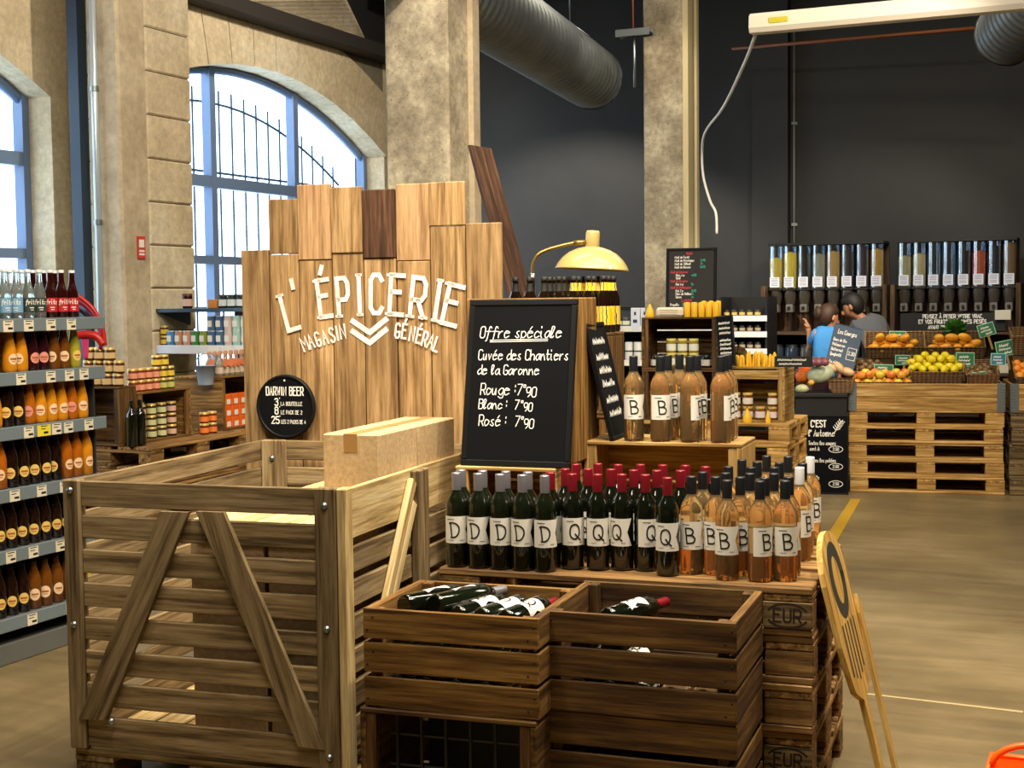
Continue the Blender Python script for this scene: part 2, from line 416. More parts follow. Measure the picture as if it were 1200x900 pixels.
class Kind:
    """the first placing builds the thing, every later one copies it with its parts"""
    def __init__(s, fn): s.fn = fn; s.o = None
    def __call__(s, loc, rz, label, group, rot=None):
        if s.o is None:
            s.o = s.fn(); o = s.o; o.location = loc; o.rotation_euler = rot if rot else (0, 0, rz); o['label'] = label
            if group: o['group'] = group
            return o
        return dup(s.o, loc, rz, label, group, rot)
class Fr:
    """a ground frame: u to the right, v away, turned by yaw"""
    def __init__(s, o, yaw): s.o = Vector((o[0], o[1], 0)); s.a = math.radians(yaw); s.rz = -s.a
    def w(s, u, v, z=0.0):
        c, n = math.cos(s.a), math.sin(s.a)
        return Vector((s.o.x+u*c+v*n, s.o.y-u*n+v*c, z))
    def loc(s, p):
        c, n = math.cos(s.a), math.sin(s.a); dx, dy = p[0]-s.o.x, p[1]-s.o.y
        return (dx*c-dy*n, dx*n+dy*c)
    def ray(s, px, py, v):
        """where the sight line of a photo point meets the upright plane at v: (u, z)"""
        d = _F+_R*((px-600)/F_PX)+_U*((450-py)/F_PX); c, n = math.cos(s.a), math.sin(s.a)
        t = (v+(s.o.x*n+s.o.y*c))/(d.x*n+d.y*c); p = CAMPOS+d*t
        return s.loc(p)[0], p.z
ORD = 'first second third fourth fifth sixth seventh eighth ninth tenth eleventh twelfth thirteenth fourteenth fifteenth sixteenth'.split()

# ---------------------------------------------------------------- lettering (single strokes)
GL = dict(p.split('=') for p in """A=022942 1535|B=02093948473606 3645433202|C=4839190803123243|D=02093948433202|E=49090242 0636|F=490902 0636
G=48391908031232434525|H=0209 4249 0646|I=0209|J=4943321203|K=0209 4905 1642|L=090242|M=0209254942|N=02094249|O=190803123243483919
P=02093948463505|Q=190803123243483919 2442|R=02093948463505 2542|S=483919080716354443321203|T=0949 2922|U=090312324349|V=092249|W=0912263249
X=0249 0942|Y=0925 4925 2522|Z=09490242|0=190803123243483919|1=072922|2=08193948470242|3=081939484736 26364543321203|4=32390444|5=490906364543321203
6=4839190803123243453606|7=094912|8=16070819394847361605031232434536|9=47351507081939484422|'=0907|:=0405 0708|.=0203|&=420819390312324 42|-=0545|€=4839190803123243 0535 0636
a=~4626041233464352|b=~090322442605|c=~4526041243|d=~4626041233 494352|e=~05453616041243|f=~4839281100 0646|g=~4626042244 ~46412001|h=0902 ~04264542
i=~060312 0809|l=~03281908031223|m=0206 ~04162622 ~24364642|n=0206 ~04263542|o=~16041233452616|p=0600 ~0526442203|q=~4626042244 4640|r=0206 ~042636
s=~362615332203|t=1913 ~132233 0636|u=~0603122336 3632|v=061236|x=0642 0246|y=~06132336 ~364120|z=06360232""".replace('\n', '|').split('|'))
GW = {'I': 1.2, "'": 1, '’': 1, ':': 1.4, '.': 1, 'i': 2.4, 'l': 3, 'M': 5.2, 'W': 5.4, 'm': 5.2, 's': 4.0, 't': 3.8, 'n': 4.6, 'r': 3.9, 'u': 4.4, 'v': 3.8, 'e': 4.8, 'h': 4.8, 'z': 4}
def glyph(ch):
    out = []
    for st in GL.get(ch, '').split():
        sm = st[0] == '~'; st = st.lstrip('~'); pts = [(int(st[i]), int(st[i+1])-2) for i in range(0, len(st)-1, 2)]
        if sm and len(pts) > 2:
            q = [pts[0]]+pts+[pts[-1]]; res = []
            for i in range(1, len(q)-2):
                for k in range(4):
                    t = k/4; p0, p1, p2, p3 = q[i-1], q[i], q[i+1], q[i+2]
                    res.append(tuple(.5*(2*p1[j]+(p2[j]-p0[j])*t+(2*p0[j]-5*p1[j]+4*p2[j]-p3[j])*t*t+(3*p1[j]-p0[j]-3*p2[j]+p3[j])*t**3) for j in (0, 1)))
            res.append(pts[-1]); pts = res
        out.append(pts)
    return out
def ribbon(mb, pts, w, fn, join=True):
    pts = [Vector((p[0], p[1])) for p in pts]
    pts = [p for i, p in enumerate(pts) if i == 0 or (p-pts[i-1]).length > 1e-6]
    if len(pts) < 2: return
    if getattr(fn, 'curved', False):                     # keep long strokes on the round surface
        q_ = [pts[0]]
        for a, b in zip(pts, pts[1:]):
            n = max(1, int((b-a).length/.005)); q_ += [a+(b-a)*(k+1)/n for k in range(n)]
        pts = q_
    d0 = (pts[1]-pts[0]).normalized(); d1 = (pts[-1]-pts[-2]).normalized()
    pts[0] = pts[0]-d0*w*.35; pts[-1] = pts[-1]+d1*w*.35
    L, Rr = [], []
    for i, p in enumerate(pts):
        a = (p-pts[i-1]).normalized() if i else (pts[1]-p).normalized(); b = (pts[i+1]-p).normalized() if i < len(pts)-1 else a
        t = a+b
        if t.length < .3: t = b
        t.normalize(); n = Vector((-t.y, t.x)); k = min(1.6, 1/max(.5, t.dot(b)))
        L.append(p+n*w*.5*k); Rr.append(p-n*w*.5*k)
    n = len(pts); vs_ = [fn(q.x, q.y) for q in L]+[fn(q.x, q.y) for q in Rr]
    mb.add(vs_, [(n+i, n+i+1, i+1, i) for i in range(n-1)])
def text(mb, s, x, y, h, w, fn, xs=1.0, slant=0.0, align='l', gap=1.6):
    """cap height h, stroke w, xs = width factor; fn maps (x, y) to the surface"""
    k = h/7.0; chars = []
    tot = 0
    for ch in unicodedata.normalize('NFD', s):
        if unicodedata.combining(ch):
            if chars: chars[-1][2] = ch
            continue
        chars.append([ch, tot, None]); tot += (2.4 if ch == ' ' else GW.get(ch, 4.2))+gap
    tot -= gap; x0 = x-(tot*k*xs*(.5 if align == 'c' else 1 if align == 'r' else 0))
    for ch, o, acc in chars:
        st = glyph(ch)
        if acc:
            b = 8.0 if ch.isupper() else 5.2
            st = st+[[(1.6, b), (3.0, b+1.6)]] if acc == '\u0301' else st+[[(2.6, b), (1.4, b+1.6)]]
        for pts in st:
            ribbon(mb, [(x0+(o+px_+slant*py_)*k*xs, y+py_*k) for px_, py_ in pts], w, fn)
    return tot*k*xs
def scribble(mb, x, y, length, h, w, fn, rnd):
    """a line of writing too small to read"""
    n = max(3, int(length/(h*.55))); p = []
    for i in range(n*2):
        p.append((x+length*i/(n*2), y+(h*(.9 if i % 2 else 0))*rnd.uniform(.4, 1)))
    ribbon(mb, p, w, fn)

# ================================================================ the building
FR = Fr((0, 0), 24)
def rbox(mb, r0, r1, s0, s1, z0, z1, bev=0.0):
    return mb.box(r0, r1, s0, s1, z0, z1, bev)
def rb(name, m, *a, bev=0.0):
    return structure(rbox(MB(), *a, bev=bev).build(name, m, rz=FR.rz))
S_BACK, R_LEFT, Z_CEIL = 14.75, -8.0, 5.4
rb('floor', M['floor'], -9, 7, -6, 15.2, -.15, 0)
rb('ceiling', M['ceiling'], -9, 7, -6, 15.2, Z_CEIL, Z_CEIL+.2)
rb('wall_back', M['black_wall'], -8.6, 7, S_BACK, S_BACK+.3, 0, Z_CEIL)
rb('wall_right', M['black_wall'], 6, 6.3, -6, 15, 0, Z_CEIL)
rb('wall_front', M['concrete_pale'], -9, 7, -5.6, -5.3, 0, Z_CEIL)
rb('trim_1', M['black_wall'], -3.72, -3.34, S_BACK-.14, S_BACK, 0, Z_CEIL)          # flat pier on the back wall
rb('trim_2', M['black_wall'], -6.5, -1.0, S_BACK-.03, S_BACK, 1.50, 1.56)           # dado rail
# left wall with two arched windows
WIN = [(4.02, 8.92), (9.50, 14.40)]
SPRING, RISE, SILL, DEEP = 3.27, .66, .85, .32
def arch_z(s, w):
    c = (w[0]+w[1])/2; h = (w[1]-w[0])/2; return SPRING+RISE*(1-((s-c)/h)**2)
mb = MB(); NS = 28
def q(p): mb.add(p, [(0, 1, 2, 3)], tone=.5)
for s0, s1 in ((-6, WIN[0][0]), (WIN[0][1], WIN[1][0]), (WIN[1][1], 15.2)):
    q([(R_LEFT, s0, 0), (R_LEFT, s0, Z_CEIL), (R_LEFT, s1, Z_CEIL), (R_LEFT, s1, 0)])
for wi, w in enumerate(WIN):
    q([(R_LEFT, w[0], 0), (R_LEFT, w[0], SILL), (R_LEFT, w[1], SILL), (R_LEFT, w[1], 0)])
    q([(R_LEFT, w[0], SILL), (R_LEFT-DEEP, w[0], SILL), (R_LEFT-DEEP, w[1], SILL), (R_LEFT, w[1], SILL)])
    for s, a in ((w[0], 1), (w[1], -1)):
        p = [(R_LEFT, s, SILL), (R_LEFT, s, SPRING), (R_LEFT-DEEP, s, SPRING), (R_LEFT-DEEP, s, SILL)]
        q(p if a > 0 else p[::-1])
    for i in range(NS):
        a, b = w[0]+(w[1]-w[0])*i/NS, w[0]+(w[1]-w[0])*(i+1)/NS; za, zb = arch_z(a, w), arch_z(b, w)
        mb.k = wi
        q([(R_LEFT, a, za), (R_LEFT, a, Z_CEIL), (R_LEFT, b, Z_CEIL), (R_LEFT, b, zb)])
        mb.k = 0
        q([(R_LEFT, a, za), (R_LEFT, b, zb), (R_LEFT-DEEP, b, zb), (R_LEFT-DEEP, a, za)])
structure(mb.build('wall_left', [M['stone'], M['stone_shade']], rz=FR.rz))
# voussoirs round the second arch, each stone separate in the one ring
w = WIN[1]; mb = MB()
for i in range(13):
    a, b = w[0]+(w[1]-w[0])*i/13+.006, w[0]+(w[1]-w[0])*(i+1)/13-.006
    vs_ = []
    for r in (R_LEFT-.30, R_LEFT+.035):
        for s in (a, b):
            c = (w[0]+w[1])/2; sl = -2*RISE*(s-c)/((w[1]-w[0])/2)**2; n = Vector((-sl, 1)).normalized()
            z = arch_z(s, w); vs_ += [(r, s, z-.004), (r, s+n.x*.62, z+n.y*.62)]
    mb.add(vs_, [(4, 5, 7, 6), (0, 2, 3, 1), (0, 4, 6, 2), (1, 3, 7, 5), (0, 1, 5, 4), (2, 6, 7, 3)])
structure(mb.build('trim_3', M['stone'], rz=FR.rz))
# coursed stone pier and the concrete post before it
mb = MB(); z = 0
while z < Z_CEIL-.05:
    h = min(.345, Z_CEIL-z); mb.box(-8.0, -7.2, 9.12, 9.69, z+.004, z+h-.004, .012); z += h
structure(mb.build('pier', M['stone'], rz=FR.rz))
rb('pier', M['joint'], -7.99, -7.215, 9.14, 9.67, 0, Z_CEIL)
rb('column', M['concrete_pale'], -7.30, -7.0, 8.535, 8.87, 0, Z_CEIL, bev=.02)
rb('post', pm('2a3a4c', .5), -7.50, -7.40, 8.56, 8.66, 0, Z_CEIL)
rb('trim_4', pm('2b2723', .8), -8.0, -7.72, 8.9, 14.75, 4.33, 4.46)
rb('trim_5', M['concrete_pale'], -7.2, -3.6, 13.2, 13.5, 4.86, 5.0)
mb = MB(); mb.add([(-7.98, 11.2, 4.46), (-7.98, 13.9, 4.46), (-7.98, 12.9, 5.38), (-7.98, 12.0, 5.38), (-7.9, 11.2, 4.46), (-7.9, 13.9, 4.46), (-7.9, 12.9, 5.38), (-7.9, 12.0, 5.38)],
                  [(4, 5, 6, 7), (0, 4, 7, 3), (1, 2, 6, 5)])
structure(mb.build('wall_lit_patch', M['stone'], rz=FR.rz))  # lit patch of wall above the ledge, put in as pale stone
rb('wall_dark_band', M['ceiling'], -8, -7.9, 8.9, 14.75, 4.47, Z_CEIL)  # unlit wall around that patch, its darkness put into the colour
# windows: frame, mullions, panes, outer grille
for wi, w in enumerate(WIN):
    RW = R_LEFT-DEEP+.04; mb = MB()
    cuts = [w[0]+.03, w[0]+.44, w[0]+1.92, w[0]+3.40, w[1]-.03]
    for s in cuts:
        mb.box(RW-.05, RW+.05, s-.045, s+.045, SILL, min(arch_z(min(max(s, w[0]+.04), w[1]-.04), w)+.02, 4))
    for z, t in ((SILL+.04, .05), (2.02, .04), (2.78, .055)): mb.box(RW-.045, RW+.045, w[0], w[1], z-t, z+t)
    pts = [(RW, w[0]+(w[1]-w[0])*i/24, arch_z(w[0]+(w[1]-w[0])*i/24, w)-.03) for i in range(25)]
    mb.tube(pts, .05, 6)
    wo = structure(mb.build('window_%d' % (wi+1), M['frame_blue'], rz=FR.rz))
    for j in range(4):
        a, b = cuts[j], cuts[j+1]; g = MB(); N = 8
        for i in range(N):
            s0, s1 = a+(b-a)*i/N, a+(b-a)*(i+1)/N
            g.add([(RW, s0, SILL), (RW, s1, SILL), (RW, s1, arch_z(s1, w)-.02), (RW, s0, arch_z(s0, w)-.02)], [(0, 1, 2, 3)])
        g.build('pane', M['glass'], wo)
    t = thing('window_grille', ['iron bar grille outside the leftmost arched window', 'iron bar grille outside the arched window behind the plank sign'][wi], 'grille', FR.w(R_LEFT-.62, (w[0]+w[1])/2, 0), FR.rz)
    n = 22; c = (w[0]+w[1])/2
    for i in range(n):
        s = w[0]+.12+(w[1]-w[0]-.24)*i/(n-1)
        MB().tube([(0, s-c, .4), (0, s-c, arch_z(s, w)-.16)], .011, 6).build('bar', M['iron'], t)
    for f in (lambda s: arch_z(s, w)-.30, lambda s: 2.93, lambda s: 1.55):
        MB().tube([(0, w[0]+(w[1]-w[0])*i/20-c, f(w[0]+(w[1]-w[0])*i/20)) for i in range(21)], .014, 6).build('rail', M['iron'], t)
# big concrete columns
def column(px, Y, wd, dp, m):
    p = at(px, 300, Y=Y); r, s = FR.loc(p); rb('column', m, r-wd, r, s, s+dp, 0, Z_CEIL, bev=.012); return r, s
c1r, c1s = column(528, 8.3, .42, .36, M['concrete'])
rb('trim_8', M['concrete_pale'], c1r, c1r+.035, c1s+.27, c1s+.36, 0, Z_CEIL)
c2r, c2s = column(800, 12.6, .36, .36, M['concrete'])
rb('trim_9', pm('c9bb92', .5), c2r, c2r+.05, c2s+.02, c2s+.16, 1.2, Z_CEIL)
rb('trim_10', pm('b3a57c', .5), c2r, c2r+.035, c2s+.18, c2s+.26, 1.2, Z_CEIL)
rb('trim_11', pm('cfc198', .5), c2r, c2r+.05, c2s+.29, c2s+.36, 1.2, Z_CEIL)
# floor markings
def floor_quad(name, pts, m, label, cat):
    mb = MB(); P = [at(x, y, Z=0) for x, y in pts]
    mb.add([(p.x, p.y, .003) for p in P]+[(p.x, p.y, .0005) for p in P], [(0, 1, 2, 3), (0, 4, 5, 1), (1, 5, 6, 2), (2, 6, 7, 3), (3, 7, 4, 0)])
    o = mb.build(name, m); tag(o, label, cat)
floor_quad('floor_marking', [(965, 634), (981, 634), (1009, 585), (997, 585)], M['yellow_line'], 'worn yellow paint stripe on the concrete floor', 'floor marking')

floor_quad('floor_joint', [(1016, 813), (1199, 834), (1199, 836), (1016, 814.5)], pm('a8966e', .6), 'thin pale joint line across the concrete floor at lower right', 'floor joint')
# overhead: ducts, screen, cable, pipes
def duct(p0, p1, rad, label):
    d = Vector(p1)-Vector(p0); L = d.length; prof = [(rad*.985, 0), (rad, 0)]; z = .05
    while z < L-.06:
        prof += [(rad, z), (rad+.012, z+.012), (rad+.012, z+.02), (rad, z+.032)]; z += .115
    prof += [(rad, L), (rad+.015, L), (rad+.015, L-.0), (rad*.9, L)]
    mb = MB().lathe(prof, 32, cap=True)
    o = mb.build('ventilation_duct', M['duct'], loc=p0, rot=d.to_track_quat('Z', 'Y').to_euler()); tag(o, label, 'duct')
    return o
P2 = at(694, 92, Y=13.0); P1 = Vector((-1.55, 5.6, P2.z+.12))
duct(P1, P2, .27, 'round spiral ventilation duct hanging beside the middle concrete column')
P4 = at(1180, 40, Y=11.6); P3 = P4+Vector((-.55, -5.2, .55))
duct(P3, P4, .25, 'round spiral ventilation duct ending above the fruit stands')
t = thing('duct_hanger', 'thin wire hanger holding up the spiral duct', 'hanger', at(668, 26, Y=11.6))
for dx in (-.16, .16): MB().tube([(0, 0, 0), (dx, .0, -.12)], .006, 5).build('strap', M['steel'], t)
MB().tube([(0, 0, 0), (0, 0, 5.4-at(668, 26, Y=11.6).z-.002)], .006, 5).build('rod', M['steel'], t)
p = at(742, 39, Y=12.0)
t = thing('cable_tray', 'short steel cable tray hung left of the second concrete column', 'cable tray', p, FR.rz)
MB().box(-.14, .16, -.05, .05, -.01, .0).box(-.14, .16, -.055, -.05, -.03, .03).box(-.14, .16, .05, .055, -.03, .03).build('tray', M['steel'], t)
MB().tube([(0, 0, 0), (0, 0, Z_CEIL-p.z)], .008, 6).build('rod', M['copper'], t)
MB().tube([(.01, 0, -.02), (.01, 0, -.45)], .012, 6).build('pendant', M['steel'], t)
p = at(880, 29, Y=9.1)
t = thing('projection_screen', 'white roll-up projection screen casing hung under the ceiling', 'projection screen', p, FR.rz)
prof = [(-.045, -.06), (.05, -.06), (.06, -.04), (.06, .03), (.04, .06), (-.02, .065), (-.055, .04), (-.06, -.03)]
mb = MB(); mb.add([(0, a, b) for a, b in prof]+[(2.6, a, b) for a, b in prof], [tuple(range(8))]+[(i, 8+i, 8+(i+1) % 8, (i+1) % 8) for i in range(8)]+[tuple(range(15, 7, -1))])
mb.build('casing', M['screen_white'], t)
MB().box(.13, .25, -.063, -.058, -.012, .022).build('sticker', M['sticker'], t)['label'] = 'yellow sticker'
for x in (.95, 1.55): MB().box(x-.02, x+.02, -.015, .015, .06, Z_CEIL-p.z-.002).build('bracket', M['steel'], t)
cab = [at(885, 42, Y=9.13), at(872, 75, Y=9.6), at(848, 125, Y=10.6), at(828, 152, Y=11.9), at(823, 172, Y=12.25), at(824, 205, Y=12.3), at(832, 235, Y=12.2), at(839, 250, Y=12.1), at(840, 274, Y=12.05)]
def smooth(pts, n=5):
    q_ = [pts[0]]+list(pts)+[pts[-1]]; out = []
    for i in range(1, len(q_)-2):
        for k in range(n):
            t_ = k/n; a, b, c, d = [Vector(x) for x in q_[i-1:i+3]]
            out.append(.5*(2*b+(c-a)*t_+(2*a-5*b+4*c-d)*t_*t_+(3*b-a-3*c+d)*t_**3))
    return out+[Vector(pts[-1])]
tag(MB().tube(smooth(cab), .011, 6).build('power_cable', M['cable']), 'white cable looping from the screen casing to the second column', 'cable')
tag(MB().tube([at(858, 57, Y=13.9), at(1143, 33, Y=12.75)], .018, 6).build('ceiling_pipe', M['copper']), 'thin orange pipe running high along the black back wall', 'pipe')
p = FR.w(-3.30, S_BACK-.02)
t = thing('wall_conduit', 'thin grey conduit running down the black back wall', 'conduit', p)
MB().tube([(0, 0, 1.9), (0, 0, 4.4)], .012, 6).build('pipe', pm('8a9490', .4), t)
for z in (2.35, 3.4): MB().box(-.03, .03, -.02, .02, z-.015, z+.015).build('clip', pm('8a9490', .4), t)
t = thing('wall_pipe', 'white pipe clipped to the pale concrete post by the left window', 'pipe', FR.w(-7.19, 8.49))
MB().tube([(0, 0, 0), (0, 0, Z_CEIL)], .028, 10).build('pipe', pm('aeb9c0', .3, metal=.4), t)
for z in (1.2, 2.2, 3.2, 4.0): MB().lathe([(.034, 0), (.034, .04)], 10).build('clip', M['steel'], t, loc=(0, 0, z))
# fire sign, hose reel
p = FR.w(-6.995, 8.74, 0); z = at(169, 291, Y=11.0).z
t = thing('fire_sign', 'small red fire safety sign on the pale concrete post', 'sign', (p.x, p.y, z), FR.rz)
MB().box(-.002, .006, -.045, .045, -.085, .085).build('plate', M['red_sign'], t)
MB().box(.006, .008, -.03, .03, .0, .06).box(.006, .008, -.03, .03, -.06, -.045).box(.006, .008, -.03, .03, -.035, -.02).build('pictogram', M['paper'], t)
Yh = 7.4
hose = thing('fire_hose', 'red and pink hoses looped behind the left drinks rack', 'hose', at(100, 385, Y=Yh))
o = hose.location
def P(x, y, dy=0): return at(x, y, Y=Yh+dy)-o
MB().tube(smooth([P(88, 345), P(100, 353), P(112, 366), P(120, 385), P(123, 405)]), .012, 8).build('loop', M['red'], hose)
MB().tube(smooth([P(84, 350, .05), P(98, 357, .05), P(110, 370, .05), P(117, 388, .05), P(118, 410, .05)]), .012, 8).build('loop', M['pink'], hose)
MB().tube(smooth([P(85, 360, .1), P(97, 366, .1), P(106, 378, .1), P(110, 395, .1)]), .010, 8).build('loop', M['wire_black'], hose)
MB().tube(smooth([P(90, 393), P(103, 392), P(114, 395), P(121, 404)]), .022, 10).build('nozzle', M['red'], hose)
for i in range(4): MB().tube(smooth([P(96+2*i, 388), P(97+2*i, 402), P(99+i, 420)]), .006, 6).build('cord', M['pink'], hose)

# ================================================================ pallets and crates
def make_pallet(mat, h, L=1.2, Wd=.8, blk=.145):
    def fn():
        t = thing('pallet', '', 'pallet'); k = h/.144; b = .004
        xs = [0, (L-blk)/2, L-blk]
        for i, (y0, wd) in enumerate(((0, .145), (.168, .10), (.3275, .145), (.532, .10), (.655, .145))):
            MB().box(R_.uniform(0, .006), L-R_.uniform(0, .006), y0*Wd/.8, (y0+wd)*Wd/.8, .122*k, h, b).build('deck_board', mat, t)
        for x in xs: MB().box(x, x+blk, 0.002, Wd-.002, .100*k, .122*k, b).build('stringer_board', mat, t)
        for x in xs:
            for y0, wd in ((.003, .10), (.3275, .145), (.697, .10)):
                MB().box(x, x+blk, y0*Wd/.8, (y0+wd)*Wd/.8, .022*k, .100*k, b).build('block', mat, t)
        for y0, wd in ((0, .10), (.3275, .145), (.70, .10)): MB().box(0, L, y0*Wd/.8, (y0+wd)*Wd/.8, 0, .022*k, b).build('bottom_board', mat, t)
        return t
    return Kind(fn)
LEVEL5 = ['topmost', 'second from the top', 'third from the top', 'fourth from the top', 'lowest']
def stack(kind, fr, u, v, rz, z0, h, n, label, group, jit=.012, cat='pallet'):
    out = []
    for i in range(n):
        lv = n-1-i
        du, dv = (R_.uniform(-jit, jit), R_.uniform(-jit, jit)) if lv else (0, 0)
        o = kind(fr.w(u+du, v+dv, z0+i*h), rz, label % (LEVEL5[lv] if lv < n-1 else 'lowest'), group); out.append(o)
    return out[::-1]
def slat_crate(name, label, cat, loc, rz, L, Wd, H, mat, rows, gap=.012, th=.011, post=.03, group=None, floor=True, rot=None, warp=.004, et=.024, nails=False):
    """open-topped crate: x along the front, y away"""
    t = thing(name, label, cat, loc, rz, group, rot)
    sh = (H-gap*(rows-1))/rows
    for i in range(rows):
        z = i*(sh+gap)
        for nm, y in (('front_slat', 0), ('back_slat', Wd-th)):
            e = R_.uniform(-warp, warp)
            sl_ = MB().box(0, L, y, y+th, z+max(0, e), z+sh+min(0, e), .003).build(nm, mat, t)
            if nails and y == 0:
                for x_ in (.012, .030, L-.012, L-.030):
                    MB().lathe([(.0035, 0), (.003, .0012), (.001, .0015)], 8).build('nail', M['ink'], sl_, loc=(x_, 0, z+sh*(.28 if x_ in (.012, L-.030) else .7)), rot=(math.pi/2, 0, 0))
        for x in (0.0, L-et-.001):
            MB().box(x+.0005, x+.0005+et, th+.0005, Wd-th-.0005, z+.0, z+sh-R_.uniform(0, .003), .003).build('end_board', mat, t)
    for x in (et+.0015, L-et-.0015-post):
        for y in (th+.0005, Wd-th-.0005-post): MB().box(x, x+post, y, y+post, .012, H-.003, .003).build('corner_post', mat, t)
    if floor:
        for i in range(4): MB().box(et+.002, L-et-.002, th+.002+(Wd-2*th-.004)*i/4+.004, th+.002+(Wd-2*th-.004)*(i+1)/4-.004, .0, .01, .002).build('bottom_slat', mat, t)
    return t
def side_crate(name, label, loc, rz, L, Wd, H, mat, group=None, th=.014, back=3, face='post', top_split=2):
    """crate lying on its side, mouth towards -y"""
    t = thing(name, label, 'crate', loc, rz, group)
    for i in range(top_split):
        y0, y1 = Wd*i/top_split+.003, Wd*(i+1)/top_split-.003
        MB().box(0, L, y0, y1, H-th, H, .003).build('top_board', mat, t)
        MB().box(0, L, y0, y1, 0, th, .003).build('bottom_board', mat, t)
    for x in (0, L-.018): MB().box(x, x+.018, .004, Wd-.004, th, H-th, .003).build('end_board', mat, t)
    for x in (.018, L-.018-.03): MB().box(x, x+.03, .006, .03, th, H-th, .003).build('corner_post', mat, t)
    bh = (H-2*th)/back
    for i in range(back): MB().box(.018, L-.018, Wd-.014, Wd-.003, th+bh*i+.005, th+bh*(i+1)-.005, .002).build('back_slat', mat, t)
    return t

# ================================================================ wine display in the middle
FD = Fr((-.248, 4.521), 19.66)
HP = .1468; DZ = 5*HP
pal_d = make_pallet(M['pallet'], HP)
sd = stack(pal_d, FD, 0, 0, FD.rz, 0, HP, 5, 'weathered wooden pallet, %s in the stack under the lettered wine bottles', 'pallets under the wine display')
pal_d2 = make_pallet(M['pallet'], HP, 1.0, .8)
stack(pal_d2, FD, -.10, .828, FD.rz, 0, HP, 5, 'wooden pallet, %s in the stack behind the wine display', 'pallets behind the wine display')
def eur_mark(pal, z0):
    mb = MB(); k = HP/.144; cx, cz = 1.2-.0725, .061*k
    f = lambda x, y: (x, -.0035, y)
    ribbon(mb, [(cx+.062*math.cos(a*math.pi/14), cz+.036*math.sin(a*math.pi/14)) for a in range(2, 13)], .006, f)
    ribbon(mb, [(cx+.062*math.cos(-a*math.pi/14), cz+.036*math.sin(-a*math.pi/14)) for a in range(2, 13)], .006, f)
    text(mb, 'EUR', cx, cz-.019, .038, .0065, f, .95, align='c')
    b = MB().box(1.2-.1445, 1.2-.0005, -.003, .003, .022*k, .1*k, .002).build('stamped_block_face', M['pallet_grey'], pal)
    mb.build('branded_mark', pm('2a1a0e', .9), b)
eur_mark(sd[0], 0); eur_mark(sd[3], 0)

# bottles
BR = .0368
GLASS_PROF = [(.030, 0), (.0345, .003), (BR, .010), (BR, .190), (.0360, .203), (.0330, .216), (.0270, .229), (.0195, .241), (.0150, .252), (.0140, .262), (.0140, .296), (.0150, .298), (.0150, .303), (.0125, .305)]
def label_mesh(mb, r, z0, z1, a0, a1, notch, n=14):
    vs_, fs = [], []
    m = 10
    for j in range(m+1):
        f = j/m; e = a1-notch*(1-abs(2*f-1))
        for i in range(n+1):
            a = math.radians(a0+(e-a0)*i/n-90); vs_.append((r*math.cos(a), r*math.sin(a), z0+(z1-z0)*f))
    for j in range(m):
        for i in range(n): fs.append((j*(n+1)+i, j*(n+1)+i+1, (j+1)*(n+1)+i+1, (j+1)*(n+1)+i))
    mb.add(vs_, fs, None, True)
def cyl(r, a0=0):
    f = lambda x, y: (r*math.cos(x/r-math.pi/2+a0), r*math.sin(x/r-math.pi/2+a0), y)
    f.curved = True; return f
BIG = {'D': [[(-1, 6.6), (-.4, 7), (1.8, 6.8), (3.4, 5.6), (3.9, 3.6), (3.2, 1.4), (1.8, .2), (-.2, 0)], [(-.5, 7), (0, 3.4), (.3, .2)]],
       'Q': [[(1.9, 7.1), (.4, 6.4), (-.3, 4), (.0, 1.6), (1.6, .3), (3.4, .9), (4.2, 3.2), (3.9, 5.6), (2.9, 6.9), (1.9, 7.1)], [(2.2, 2.6), (3.2, 1.2), (4.7, -.3)]],
       'B': [[(-.3, 7), (.1, 3.5), (.4, .1)], [(-.3, 7), (2.2, 6.9), (3.3, 5.6), (2.6, 4.1), (.2, 3.7)], [(.2, 3.7), (2.9, 3.6), (4.1, 2.1), (3.2, .4), (.4, .1)]]}
def wine(name, letter, glass, capm, pale=M['paper']):
    def fn():
        o = MB().lathe(GLASS_PROF, 24).build(name, glass); tag(o, '', 'bottle')
        mb = MB(); label_mesh(mb, BR+.0007, .080, .168, -78, 72, 26); lb = mb.build('label', pale, o)
        mb = MB(); f = cyl(BR+.0013, -.14)
        for st in BIG[letter]:
            pts = [Vector((p[0], p[1], 0)) for p in st]; pts = smooth(pts, 4) if len(pts) > 3 else pts
            ribbon(mb, [(-.014+p.x*.0068, .0995+p.y*.0068) for p in pts], .0052, f)
        g = cyl(BR+.0013, 0); ribbon(mb, [(-.034, .158), (-.010, .158)], .0022, g); ribbon(mb, [(.010, .090), (.024, .090)], .0016, g); ribbon(mb, [(-.03, .090), (-.012, .090)], .0012, g)
        mb.build('letter', M['ink'], lb)
        MB().lathe([(.0152, .243), (.0156, .250), (.0156, .303), (.0148, .3065), (.001, .307)], 18).build('capsule', capm, o)
        return o
    return Kind(fn)
K_D = wine('white_wine_bottle', 'D', M['green_glass'], M['cap_silver'])
K_Q = wine('red_wine_bottle', 'Q', M['dark_glass'], M['cap_red'])
K_B = wine('rose_wine_bottle', 'B', M['rose'], M['cap_black'])
K_BW = wine('rose_wine_bottle', 'B', M['rose'], M['cap_white'])
CT = DZ+.307
